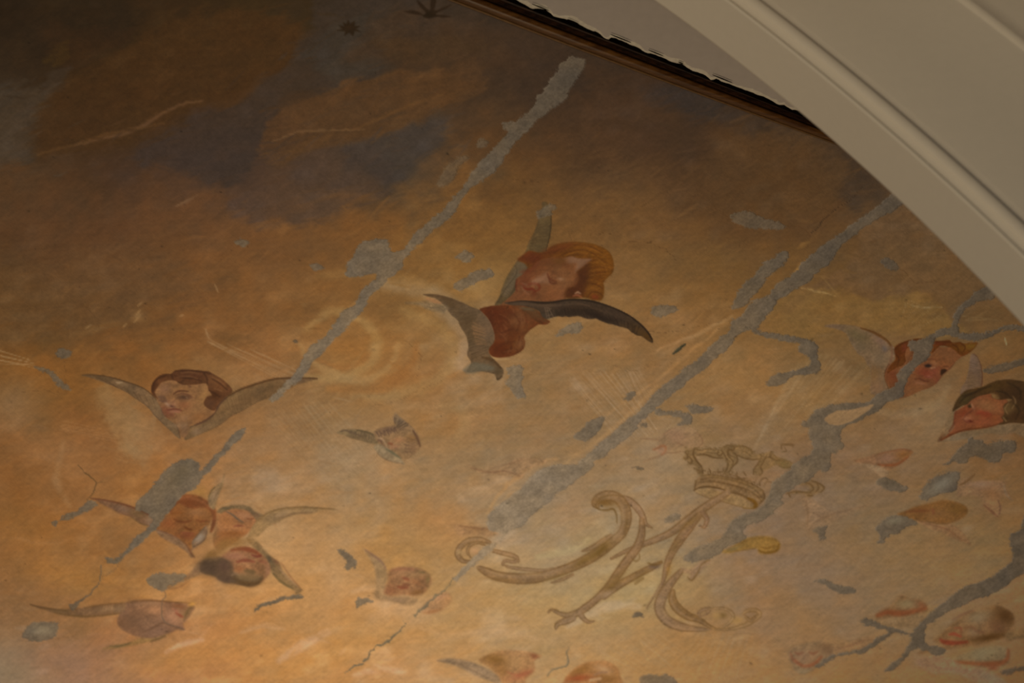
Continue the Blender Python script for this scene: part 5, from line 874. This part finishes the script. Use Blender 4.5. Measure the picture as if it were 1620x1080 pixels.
# ---------------------------------------------------------------- materials
def mat(name, base=None, rough=.8, attr=False, bump=.15, scale=60, var=.06, spec=.25, wave=None):
    m = bpy.data.materials.new(name); m.use_nodes = True; nt = m.node_tree; N, K = nt.nodes, nt.links
    bs = N['Principled BSDF']; bs.inputs['Roughness'].default_value = rough; bs.inputs['Specular IOR Level'].default_value = spec
    tc = N.new('ShaderNodeTexCoord'); no = N.new('ShaderNodeTexNoise'); no.inputs['Scale'].default_value = scale; no.inputs['Detail'].default_value = 6
    K.new(tc.outputs['Object'], no.inputs['Vector'])
    mr = N.new('ShaderNodeMapRange'); mr.inputs['To Min'].default_value = 1 - var; mr.inputs['To Max'].default_value = 1 + var
    mr.inputs['From Min'].default_value = .3; mr.inputs['From Max'].default_value = .7
    K.new(no.outputs['Fac'], mr.inputs['Value'])
    mx = N.new('ShaderNodeMix'); mx.data_type = 'RGBA'; mx.blend_type = 'MULTIPLY'; mx.inputs['Factor'].default_value = 1
    if attr:
        va = N.new('ShaderNodeVertexColor'); va.layer_name = 'pigment'; K.new(va.outputs['Color'], mx.inputs['A'])
    else: mx.inputs['A'].default_value = (*base, 1)
    K.new(mr.outputs['Result'], mx.inputs['B'])
    src = mx.outputs['Result']
    if wave:
        wv = N.new('ShaderNodeTexNoise'); wv.inputs['Scale'].default_value = 6; wv.inputs['Detail'].default_value = 4
        mp = N.new('ShaderNodeMapping'); mp.inputs['Scale'].default_value = wave[0]; mp.inputs['Rotation'].default_value = wave[1]
        K.new(tc.outputs['Object'], mp.inputs['Vector']); K.new(mp.outputs['Vector'], wv.inputs['Vector'])
        rp = N.new('ShaderNodeValToRGB'); rp.color_ramp.elements[0].position = .35; rp.color_ramp.elements[1].position = .68
        rp.color_ramp.elements[0].color = (*wave[2], 1); rp.color_ramp.elements[1].color = (*wave[3], 1)
        K.new(wv.outputs['Fac'], rp.inputs['Fac']); K.new(rp.outputs['Color'], mx.inputs['A'])
    K.new(src, bs.inputs['Base Color'])
    bp = N.new('ShaderNodeBump'); bp.inputs['Strength'].default_value = bump; bp.inputs['Distance'].default_value = .004
    K.new(no.outputs['Fac'], bp.inputs['Height']); K.new(bp.outputs['Normal'], bs.inputs['Normal'])
    return m
M_PAINT = mat('lime_paint', attr=True, rough=.72, bump=.22, scale=38, var=.03)
M_FILL = mat('grey_filler', attr=True, rough=.9, bump=.35, scale=70, var=.06, spec=.1)
M_WHITE = mat('white_distemper', (.80, .735, .62), .85, bump=.06, scale=30, var=.012)
M_BAND = mat('white_plaster', (.60, .545, .505), .85, bump=.10, scale=25, var=.03)
M_RIM = mat('pale_rim_plaster', (.82, .76, .64), .85, bump=.3, scale=50, var=.1)  # paler than the band, for the rim of its chipped edge
M_GOLD = mat('brown_gilt_wood', rough=.45, base=(.1, .05, .01), bump=.1, scale=40, spec=.4, wave=((.6, 9, 9), (0, 0, .34), (.075, .026, .004), (.17, .072, .012)))
M_FILLET = mat('worn_gilt', (.19, .10, .035), .5, bump=.1, scale=40, var=.2)
M_DARK = mat('dark_wood', rough=.6, base=(.02, .008, .003), bump=.1, scale=40, spec=.2, wave=((.6, 12, 12), (0, 0, .34), (.010, .004, .002), (.05, .018, .006)))
M_BLACK = mat('black_shadow_gap', (.006, .003, .0015), .9, bump=0, scale=20, var=.2, spec=.05)  # shade inside the gap, painted as near black

def lin(c):
    c = np.clip(c / 255.0, 0, 1); return np.where(c <= .04045, c / 12.92, ((c + .055) / 1.055) ** 2.4)
def to_albedo(rgb, u, v):
    """painted colour as it looks in the chapel's own light -> reflectance; falloff the lamps miss stays painted in"""
    if GRAY: return np.full(rgb.shape, .45)
    return np.clip(lin(rgb) / irradiance(u, v), .002, .92)

def link(name, me, m, parent=None, loc=None, **props):
    ob = bpy.data.objects.new(name, me); S.collection.objects.link(ob)
    if m: me.materials.append(m)
    if parent: ob.parent = parent
    if loc is not None: ob.location = loc
    for k, v in props.items(): ob[k] = v
    return ob

def mesh_np(name, V, Fq, col=None, smooth=True):
    me = bpy.data.meshes.new(name)
    n = len(Fq)
    me.vertices.add(len(V)); me.vertices.foreach_set('co', V.astype(np.float32).ravel())
    me.loops.add(n * 4); me.loops.foreach_set('vertex_index', Fq.astype(np.int32).ravel())
    me.polygons.add(n); me.polygons.foreach_set('loop_start', np.arange(0, n * 4, 4, dtype=np.int32)); me.polygons.foreach_set('loop_total', np.full(n, 4, np.int32))
    if smooth: me.polygons.foreach_set('use_smooth', np.ones(n, bool))
    me.update(calc_edges=True)
    if col is not None:
        at = me.color_attributes.new('pigment', 'FLOAT_COLOR', 'POINT')
        c4 = np.ones((len(V), 4), np.float32); c4[:, :3] = col; at.data.foreach_set('color', c4.ravel())
    return me

def grid_faces(nr, nc):
    i = np.arange(nr * nc).reshape(nr, nc)
    return np.stack([i[:-1, :-1], i[1:, :-1], i[1:, 1:], i[:-1, 1:]], -1).reshape(-1, 4)   # normal towards the room

paint_all()

# ---------------------------------------------------------------- ceiling
st = 2
us = np.arange(0, CW, st); vs = np.arange(0, CH, st)
UU, VV = np.meshgrid(us - MX, vs - MY)
Vv = vault(UU + .0, VV + .0).reshape(-1, 3)
# average 2x2 so the coarse grid keeps the painted detail
P2 = LITCOL[vs][:, us]
col = to_albedo(P2, UU, VV).reshape(-1, 3)
Fq = grid_faces(len(vs), len(us))
# the vault goes on past the frame with plain painted cloud
VA, FA, CA = [Vv], [Fq], [col]; base = len(Vv)
u0, u1, v0, v1 = us[0] - MX, us[-1] - MX, vs[0] - MY, vs[-1] - MY
for (a, b, c, d) in [(-1500, u0, v0, v1), (u1, 3100, v0, v1), (-1500, 3100, v1, 1750), (-1500, 3100, -900, v0)]:
    gu = np.linspace(a, b, max(int((b - a) / 16), 2)); gv = np.linspace(c, d, max(int((d - c) / 16), 2))
    GU, GV = np.meshgrid(gu, gv)
    def refl(x, n):
        x = np.abs(x) % (2 * (n - 1)); return np.where(x > n - 1, 2 * (n - 1) - x, x).astype(int)
    cc = SKY0[refl(GV + MY, CH), refl(GU + MX, CW)]
    uc = np.clip(GU, u0, u1); vc = np.clip(GV, v0, v1)
    VA.append(vault(GU, GV).reshape(-1, 3)); FA.append(grid_faces(len(gv), len(gu)) + base); CA.append(to_albedo(cc, uc, vc).reshape(-1, 3)); base += len(gu) * len(gv)
me = mesh_np('ceiling', np.concatenate(VA), np.concatenate(FA), np.concatenate(CA))
ceiling = link('ceiling', me, M_PAINT, kind='structure', label='shallow vault painted with brown storm cloud fading down into golden sky')

# ---------------------------------------------------------------- motifs and repairs, each a skin of paint or filler of its own
def skin(name, idn, off, m, parent, org):
    ys, xs = np.nonzero(OWN == idn)
    if len(xs) < 6: return None
    W = CW + 1
    corners = np.stack([ys * W + xs, (ys + 1) * W + xs, (ys + 1) * W + xs + 1, ys * W + xs + 1], -1)
    uniq, inv = np.unique(corners.ravel(), return_inverse=True)
    vy, vx = uniq // W, uniq % W
    U_, V_ = vx - MX - .5, vy - MY - .5
    ya, yb = np.clip(vy - 1, 0, CH - 1), np.clip(vy, 0, CH - 1); xa, xb = np.clip(vx - 1, 0, CW - 1), np.clip(vx, 0, CW - 1)
    cc = (LITCOL[ya, xa] + LITCOL[ya, xb] + LITCOL[yb, xa] + LITCOL[yb, xb]) / 4
    # edge corners sink onto the vault so the skin has a real, tapering thickness
    cnt = np.bincount(inv.ravel(), minlength=len(uniq))
    offs = np.where(cnt < 4, .00025, off)
    P_ = vault(U_, V_, offs) - org
    me = mesh_np(name, P_, inv.reshape(-1, 4), to_albedo(cc, U_, V_))
    return link(name, me, m, parent)

META = {
 'red': ('painted_cherub', 'red-haired cherub with closed eyes, rust-red drapery and three slate-grey wings', 'painted angel', 'cherub heads painted on the vault'),
 'brown': ('painted_cherub', 'brown-haired cherub face looking out above two long spread brown wings', 'painted angel', 'cherub heads painted on the vault'),
 'right': ('painted_cherub', 'auburn cherub face split by a grey repair, with a pale broad wing', 'painted angel', 'cherub heads painted on the vault'),
 'dark': ('painted_cherub', 'dark black-haired cherub lying sideways below the white arch', 'painted angel', 'cherub heads painted on the vault'),
 'cluster_left': ('painted_cherub', 'rust-haired cherub with lowered eyes under the big grey repair, white-edged lower wing', 'painted angel', 'cherub heads painted on the vault'),
 'cluster_middle': ('painted_cherub', 'small fair cherub leaning between two heads, long thin wing spread beside it', 'painted angel', 'cherub heads painted on the vault'),
 'cluster_lower': ('painted_cherub', 'upturned cherub with dark brown hair and pink cheeks below two other heads', 'painted angel', 'cherub heads painted on the vault'),
 'lying': ('painted_cherub', 'mauve-haired cherub in profile with one very long sickle-shaped wing', 'painted angel', 'cherub heads painted on the vault'),
 'small_feathered': ('painted_cherub', 'little cherub with striped feathery wings folded like a bird', 'painted angel', 'cherub heads painted on the vault'),
 'small_pink': ('painted_cherub', 'small pink cherub face cradled by a curved pale wing near thin crack', 'painted angel', 'cherub heads painted on the vault'),
 'small_ghost': ('painted_cherub', 'faint pink blurred head just beyond the thin filled crack', 'painted angel', 'cherub heads painted on the vault'),
 'bottom_left': ('painted_cherub', 'soft ochre cherub head with grey leaf-shaped wing at the bottom edge', 'painted angel', 'cherub heads painted on the vault'),
 'bottom_right': ('painted_cherub', 'curly orange cherub head cut by the bottom edge beside a wriggling crack', 'painted angel', 'cherub heads painted on the vault'),
 'faint_pink': ('painted_cherub', 'ghostly pink head drawn only in faint outline just beside the crown', 'painted angel', 'cherub heads painted on the vault'),
 'small_pointed': ('painted_cherub', 'small reddish almond-shaped cherub head tapering to a pointed tip', 'painted angel', 'cherub heads painted on the vault'),
 'small_plump': ('painted_cherub', 'plump brown cherub head with thin trailing wing, chin hidden by grey filler', 'painted angel', 'cherub heads painted on the vault'),
 'small_brown_wings': ('painted_wings', 'pair of small dusky brown folded wings beside the shield-shaped grey repair', 'painted angel', 'cherub heads painted on the vault'),
 'corner_reclining': ('painted_cherub', 'reclining rust-outlined cherub on a pale wing above the forked grey repair', 'painted angel', 'cherub heads painted on the vault'),
 'corner_rust': ('painted_cherub', 'cherub with dark chestnut hair and red lips in the lower corner', 'painted angel', 'cherub heads painted on the vault'),
 'corner_lower': ('painted_cherub', 'lowest corner cherub, chin edged in rust above a long grey-pink wing', 'painted angel', 'cherub heads painted on the vault'),
 'small_smiling': ('painted_cherub', 'small smiling pink cherub face at the end of a branching repair', 'painted angel', 'cherub heads painted on the vault'),
 'faint_grey': ('painted_wings', 'faint brownish winged shape just below the crown ornament, barely visible', 'painted angel', 'cherub heads painted on the vault'),
 'streaky_wings': ('painted_wings', 'faint streaky pinkish wings above the largest central grey repair', 'painted angel', 'cherub heads painted on the vault'),
 'curled_wisp': ('painted_wings', 'small faint brown wing tip above the monogram curl', 'painted angel', 'cherub heads painted on the vault'),
 'crown': ('painted_crown', 'tilted openwork brown crown painted above the scrolling monogram', 'painted crown', None),  # the openwork crown of the fresco
 'monogram': ('painted_monogram', 'large scrolling ochre-brown letter M monogram painted below the crown', 'painted letter', None),
 'star_small': ('painted_star', 'small solid dark eight-pointed star on the blue-grey sky', 'painted star', 'stars painted by the cornice'),
 'star_large': ('painted_star', 'larger dark star with separate narrow rays touching the cornice', 'painted star', 'stars painted by the cornice'),
 'long_a': ('plaster_repair', 'long grey filled crack running from near the cornice, swelling to a square blotch', 'plaster repair', 'grey filler repairs'),
 'blotch_pale_upper': ('plaster_repair', 'thin pale grey smear beside the upper long filled crack', 'plaster repair', 'grey filler repairs'),
 'drip_upper': ('plaster_repair', 'tiny faint grey spot above the pale smear in brown cloud', 'plaster repair', 'grey filler repairs'),
 'gap_b': ('plaster_repair', 'broad grey filler slab crossing the rust-haired cherub and its thin wing', 'plaster repair', 'grey filler repairs'),
 'thin_b': ('plaster_repair', 'thin broken grey line ending on the sickle-shaped wing', 'plaster repair', 'grey filler repairs'),
 'main_c': ('plaster_repair', 'longest grey repair, from the arch down to a wide slab by the monogram', 'plaster repair', 'grey filler repairs'),
 'main_arm': ('plaster_repair', 'parallel grey arm alongside the top of the longest repair', 'plaster repair', 'grey filler repairs'),
 'hook': ('plaster_repair', 'hook-shaped grey branch bending back below the longest repair', 'plaster repair', 'grey filler repairs'),
 'thin_c': ('plaster_repair', 'thin pale filled crack beside the small pink cherub face', 'plaster repair', 'grey filler repairs'),
 'thin_c_lower': ('plaster_repair', 'wavering thin dark filled crack running to the bottom edge', 'plaster repair', 'grey filler repairs'),
 'crown_d': ('plaster_repair', 'wide winding grey repair crossing the auburn cherub and passing the crown', 'plaster repair', 'grey filler repairs'),
 'right_slash': ('plaster_repair', 'short grey slash above the black-haired cherub', 'plaster repair', 'grey filler repairs'),
 'corner_e': ('plaster_repair', 'forked grey repair with long side arms in the lower corner', 'plaster repair', 'grey filler repairs'),
 'blotch_top': ('plaster_repair', 'small grey spot above the streaked blotch near the red-haired cherub', 'plaster repair', 'grey filler repairs'),
 'blotch_feather': ('plaster_repair', 'slanting streaked grey blotch between long crack and red-haired cherub', 'plaster repair', 'grey filler repairs'),
 'blotch_under_wing': ('plaster_repair', 'grey leaf-shaped patch just under the spread slate wing', 'plaster repair', 'grey filler repairs'),
 'blotch_right_wing': ('plaster_repair', 'flat oval grey patch beyond the tip of the slate wing', 'plaster repair', 'grey filler repairs'),
 'blotch_foot': ('plaster_repair', 'tall grey patch below the rust-red drapery', 'plaster repair', 'grey filler repairs'),
 'blotch_slanted': ('plaster_repair', 'slanted grey lozenge close above the longest repair', 'plaster repair', 'grey filler repairs'),
 'blotch_tiny_slanted': ('plaster_repair', 'tiny slanted grey dab above the slanted lozenge', 'plaster repair', 'grey filler repairs'),
 'slit': ('plaster_hole', 'narrow dark slit in the plaster beside the longest repair', 'hole', None),
 'blotch_sky': ('plaster_repair', 'long faint grey lozenge in brown cloud between cornice and longest repair', 'plaster repair', 'grey filler repairs'),
 'blotch_sky_right': ('plaster_repair', 'faint small grey patch in brown cloud near the arch edge', 'plaster repair', 'grey filler repairs'),
 'dash_wide': ('plaster_repair', 'grey dash lying just above the bracket-shaped patch', 'plaster repair', 'grey filler repairs'),
 'bracket': ('plaster_repair', 'bracket-shaped grey patch bending above the faint outlined head', 'plaster repair', 'grey filler repairs'),
 'speck_ray': ('plaster_repair', 'tiny brown-grey speck beside the longest repair, near the bracket-shaped patch', 'plaster repair', 'grey filler repairs'),
 'dash_low': ('plaster_repair', 'tiny dark dash below the faint outlined pink head', 'plaster repair', 'grey filler repairs'),
 'oval_upper_left': ('plaster_repair', 'little grey oval alone in brown sky, left of the square blotch', 'plaster repair', 'grey filler repairs'),
 'oval_tiny': ('plaster_repair', 'tiny faint grey oval between the lone oval and the square blotch', 'plaster repair', 'grey filler repairs'),
 'disc_left': ('plaster_repair', 'round grey spot above the comma patch near the left edge', 'plaster repair', 'grey filler repairs'),
 'comma_left': ('plaster_repair', 'comma-shaped grey patch at the end of the white rays', 'plaster repair', 'grey filler repairs'),
 'dot_mid': ('plaster_repair', 'tiny dark dot left of the long filled crack', 'plaster repair', 'grey filler repairs'),
 'tail_left': ('plaster_repair', 'tail-shaped grey patch at the tip of the rust-haired cherub wing', 'plaster repair', 'grey filler repairs'),
 'dot_tail': ('plaster_repair', 'tiny grey dot at the thin end of the tail-shaped patch', 'plaster repair', 'grey filler repairs'),
 'star_patch': ('plaster_repair', 'pale grey splayed patch on the upturned cherub wing tip', 'plaster repair', 'grey filler repairs'),
 'disc_bottom': ('plaster_repair', 'squarish pale grey patch below the sickle-shaped wing', 'plaster repair', 'grey filler repairs'),
 'dash_cluster': ('plaster_repair', 'arched grey dash below the wing tip of the upturned cherub', 'plaster repair', 'grey filler repairs'),
 'comma_mid': ('plaster_repair', 'dark curled grey patch beside the small pink cherub wing', 'plaster repair', 'grey filler repairs'),
 'tick_mid': ('plaster_repair', 'small arrow-like grey patch below the small pink cherub wing', 'plaster repair', 'grey filler repairs'),
 'oval_mono': ('plaster_repair', 'small grey oval above the crossing strokes of the monogram', 'plaster repair', 'grey filler repairs'),
 'dot_mono': ('plaster_repair', 'small dark dot inside the lower monogram', 'plaster repair', 'grey filler repairs'),
 'pool_bottom': ('plaster_repair', 'pale blue-grey patch cut by the bottom edge', 'plaster repair', 'grey filler repairs'),
 'slug_right': ('plaster_repair', 'slug-shaped grey patch under the almond-shaped cherub head', 'plaster repair', 'grey filler repairs'),
 'shield_right': ('plaster_repair', 'shield-shaped grey patch with pale centre beside small brown wings', 'plaster repair', 'grey filler repairs'),
 'cloud_right': ('plaster_repair', 'lumpy grey patch covering the chin of the plump cherub', 'plaster repair', 'grey filler repairs'),
 'heart_right': ('plaster_repair', 'small heart-shaped grey patch below the winding repair', 'plaster repair', 'grey filler repairs'),
 'worm_right': ('plaster_repair', 'isolated worm-shaped grey patch above the forked repair', 'plaster repair', 'grey filler repairs'),
 'cloud_corner': ('plaster_repair', 'large ragged grey patch below the black-haired cherub', 'plaster repair', 'grey filler repairs'),
 'sliver_corner': ('plaster_repair', 'grey sliver at the edge by the lowest corner cherub', 'plaster repair', 'grey filler repairs'),
 'pale_top': ('plaster_repair', 'pale grey dab across the tip of the upright wing', 'plaster repair', 'grey filler repairs'),
 'crack_y': ('plaster_crack', 'dark Y-shaped hairline crack above the tail-shaped patch', 'crack', 'open hairline cracks'),
 'crack_lying': ('plaster_crack', 'thin crack crossing the mauve-haired cherub face', 'crack', 'open hairline cracks'),
 'crack_bottom': ('plaster_crack', 'wriggling thin crack between two heads at the bottom edge', 'crack', 'open hairline cracks'),
}
byt = {}
for i, (k, part) in enumerate(IDS): byt.setdefault(k, []).append((i + 1, part))
for k, parts in byt.items():
    if k not in META: continue
    nm, lab, cat, grp = META[k]
    ys, xs = np.nonzero(np.isin(OWN, [i for i, _ in parts]))
    inside = len(xs)
    if inside < 6: continue
    org = vault(np.array([xs.mean() - MX]), np.array([ys.mean() - MY]))[0]
    props = dict(label=lab, category=cat)
    if grp: props['group'] = grp
    if len(parts) == 1:
        fill = parts[0][1] == 'filler'
        ob = skin(nm, parts[0][0], .0022 if fill else .0008, M_FILL if fill else M_PAINT, None, org)
        if ob is None: continue
        ob.location = org
        for a, b in props.items(): ob[a] = b
    else:
        e = link(nm, None, None, loc=org, **props); e.empty_display_size = .05
        for i, part in parts:
            skin(part if part not in ('left_wing', 'right_wing', 'upright_wing', 'spread_wing', 'folded_wing', 'long_wing', 'short_wing', 'grey_wing', 'lower_wing') else 'wing', i, .0008, M_PAINT, e, org)

# ---------------------------------------------------------------- cornice: gilt fillet, brown roll, dark cavetto along the edge of the fresco
LO = np.array([(-900, -640), (-300, -390), (200, -190), (520, -72), (640, -27), (700, -4), (760, 22), (838, 50), (920, 77), (985, 102), (1050, 132), (1100, 148), (1150, 168), (1200, 186), (1250, 203), (1306, 221), (1400, 256), (1600, 330), (2000, 480)], float)
HI = np.array([(-900, -690), (-300, -440), (200, -240), (520, -116), (640, -70), (700, -46), (760, -22), (838, 9), (900, 34), (950, 56), (1000, 73), (1050, 94), (1100, 110), (1150, 130), (1200, 150), (1250, 174), (1306, 196), (1400, 232), (1600, 306), (2000, 456)], float)
def resample(p, n):
    x = np.linspace(p[0, 0], p[-1, 0], n); k = (p[:, 0] >= 500) & (p[:, 0] <= 1450)
    c = np.polyfit(p[k, 0] / 1000, p[k, 1], 2); y = np.polyval(c, np.clip(x, 450, 1500) / 1000)
    s0, s1 = np.polyval(np.polyder(c), .45) / 1000, np.polyval(np.polyder(c), 1.5) / 1000
    return np.c_[x, y + np.minimum(x - 450, 0) * s0 + np.maximum(x - 1500, 0) * s1]
NS = 700
lo, hi = resample(LO, NS), resample(HI, NS)
def strip(name, prof, m, parent=None, ragged=None, **props):
    """sweep a profile [(share from fresco edge to outer edge, drop below the vault)] along the cornice"""
    rows = []
    for j, (f, d) in enumerate(prof):
        c = lo * (1 - f) + hi * f
        if ragged is not None and j in ragged: c = c + np.c_[np.zeros(NS), ragged[j]]
        rows.append(vault(c[:, 0], c[:, 1], d))
    Vp = np.concatenate(rows); k = len(prof)
    i = np.arange(k * NS).reshape(k, NS)
    F_ = np.stack([i[:-1, :-1], i[:-1, 1:], i[1:, 1:], i[1:, :-1]], -1).reshape(-1, 4)
    return link(name, mesh_np(name, Vp, F_), m, parent, **props)
corn = link('cornice', None, None, loc=(0, 0, 0), label='dark brown gilt cornice moulding curving along the edge of the fresco', category='cornice')
strip('fillet', [(0, 0.0), (0, .012), (.03, .016), (.085, .016), (.10, .008)], M_FILLET, corn)
arcp = [(.10 + .42 * (1 - math.cos(a)) / 2, .010 + .032 * math.sin(a)) for a in np.linspace(0, math.pi, 9)]
strip('roll', arcp, M_GOLD, corn)
strip('cavetto', [(.52, .012), (.54, .020), (.60, .026), (.66, .018), (.72, .010), (.80, .016), (.84, .016)], M_DARK, corn)
strip('gap_shade_strip', [(.50, .004), (.82, .006), (1.25, .006)], M_BLACK, corn)  # near-black strip that paints the shade between cornice and plaster
# ragged edge of the white plaster beyond the cornice, with drips over the dark gap
rg = np.random.default_rng(5)
def smooth(a, k): return np.convolve(np.r_[a[-k:], a, a[:k]], np.ones(k) / k, 'same')[k:-k]
rag = smooth(rg.normal(0, 1.2, NS), 3) + smooth(rg.normal(0, 1.6, NS), 9) - 2.0
nx = lo[:, 0]
for x0, w0, d0 in [(840, 10, 5), (862, 6, -4), (880, 8, 6), (908, 10, -4), (955, 7, 9), (962, 4, 7), (985, 12, -2), (1022, 9, 5), (1040, 9, -2), (1058, 6, 4), (1078, 4, -4), (1094, 9, 4), (1126, 5, 10), (1145, 14, -3), (1175, 12, 2), (1205, 8, -4), (1232, 9, 3), (745, 9, 5), (790, 8, -4)]:
    rag += .5 * d0 * np.exp(-((nx - x0) / w0) ** 2)
vis = 1.0
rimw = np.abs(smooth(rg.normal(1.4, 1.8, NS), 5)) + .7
band = link('plaster_band', None, None, loc=(0, 0, 0), kind='structure', label='white plaster strip between the cornice and the arch, with a chipped edge')
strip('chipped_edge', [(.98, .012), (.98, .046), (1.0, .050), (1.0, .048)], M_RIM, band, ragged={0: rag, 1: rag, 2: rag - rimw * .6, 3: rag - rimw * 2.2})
# the strip itself drops gently towards the arch
rows = [vault(hi[:, 0], hi[:, 1] + rag - rimw * 1.4, .048)]
for t in np.linspace(.06, 1, 9):
    b = vault(hi[:, 0], hi[:, 1] + rag * (1 - t) ** 8 - 3, .048)
    rows.append(b + np.array([0.05, -1.0, -.10 - .16 * t]) * (.85 * t))
i = np.arange(len(rows) * NS).reshape(len(rows), NS)
F_ = np.stack([i[:-1, :-1], i[:-1, 1:], i[1:, 1:], i[1:, :-1]], -1).reshape(-1, 4)
link('plaster_face', mesh_np('plaster_face', np.concatenate(rows), F_), M_BAND, band)
# black slivers laid over the plaster, painting the shade of its gaps
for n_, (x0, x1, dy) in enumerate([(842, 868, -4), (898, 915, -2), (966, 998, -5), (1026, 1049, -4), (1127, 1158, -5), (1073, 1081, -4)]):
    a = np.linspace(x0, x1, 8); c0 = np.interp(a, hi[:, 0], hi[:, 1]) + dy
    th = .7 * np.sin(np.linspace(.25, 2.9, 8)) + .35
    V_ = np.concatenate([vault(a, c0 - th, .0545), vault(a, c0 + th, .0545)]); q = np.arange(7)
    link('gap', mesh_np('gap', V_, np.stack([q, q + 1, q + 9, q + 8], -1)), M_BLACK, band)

# ---------------------------------------------------------------- the white arch in front
def circ_x(c, r, z): return c[0] + np.sqrt(np.maximum(r * r - (z - c[1]) ** 2, 0))
CB, RB, YB = (-6.2943, 1.9586), 8.9649, 4.85          # far edge of the soffit
CF, RF, YF = (-8.5992, .3229), 11.7693, 4.60          # near edge of the soffit, where the mouldings start
zz = np.linspace(1.4, 8.9, 220)
def arch_strip(name, curves, m, parent, flip=False, **props):
    k, n = len(curves), len(curves[0]); i = np.arange(k * n).reshape(k, n)
    F_ = np.stack([i[:-1, :-1], i[:-1, 1:], i[1:, 1:], i[1:, :-1]], -1).reshape(-1, 4)
    if flip: F_ = F_[:, ::-1]
    return link(name, mesh_np(name, np.concatenate(curves), F_), m, parent, **props)
th = np.arcsin((zz - CF[1]) / RF)
def front(o, y):
    r = RF + o; return np.c_[CF[0] + r * np.cos(th), np.full(len(th), y), CF[1] + r * np.sin(th)]
fr = front(0, YF)
bk = np.c_[circ_x(CB, RB, fr[:, 2]), np.full(len(fr), YB), fr[:, 2]]
bk2 = bk + np.array([2.5, .0, .6])      # back face of the arch, towards the vault
arch = link('arch', None, None, loc=(0, 0, 0), kind='structure', label='white plaster arch with a double moulded edge, out of focus in front of the vault')
arch_strip('soffit', [bk2, bk + np.array([.006, .002, .002]), bk, bk * .97 + fr * .03, bk * .5 + fr * .5, bk * .06 + fr * .94, fr * 1.0], M_WHITE, arch)
def prof(pts_): return [front(o, YF - d) for o, d in pts_]
arch_strip('bead', prof([(-.002, 0), (-.001, .006), (.003, .007), (.009, .007), (.013, .004), (.015, -.004)]), M_WHITE, arch)
arch_strip('groove', prof([(.013, 0), (.018, -.003), (.026, -.004), (.036, 0), (.044, .005)]), M_WHITE, arch)
arch_strip('roll_moulding', prof([(.044 + .052 * (1 - math.cos(a)) / 2, (.004 + .017 * math.sin(a))) for a in np.linspace(0, math.pi, 14)]), M_WHITE, arch)
arch_strip('quirk', prof([(.094, .008), (.100, -.004), (.112, -.014), (.128, -.018), (.150, -.014)]), M_WHITE, arch)
arch_strip('wall_face', prof([(.148, -.0145), (.20, -.012), (.40, -.012), (.69, -.012), (.70, -.010)]), M_WHITE, arch)
arch_strip('panel_moulding', prof([(.700, -.012), (.708, -.004), (.720, .002), (.738, .000), (.752, -.010), (.80, -.010), (1.4, -.010), (4.5, -.010)]), M_WHITE, arch)
# ---------------------------------------------------------------- the chapel floor and walls, outside the frame
def quad(name, p, m, **props):
    return link(name, mesh_np(name, np.array(p, float), np.array([[0, 1, 2, 3]]), smooth=False), m, None, **props)
M_WALL = mat('room_plaster', (.42, .36, .28), .9, bump=.05, scale=8, var=.03)
M_FLOOR = mat('stone_floor', (.22, .18, .14), .6, bump=.05, scale=4, var=.15)
quad('floor', [(-7, -3, 0), (7, -3, 0), (7, 24, 0), (-7, 24, 0)], M_FLOOR, kind='structure')
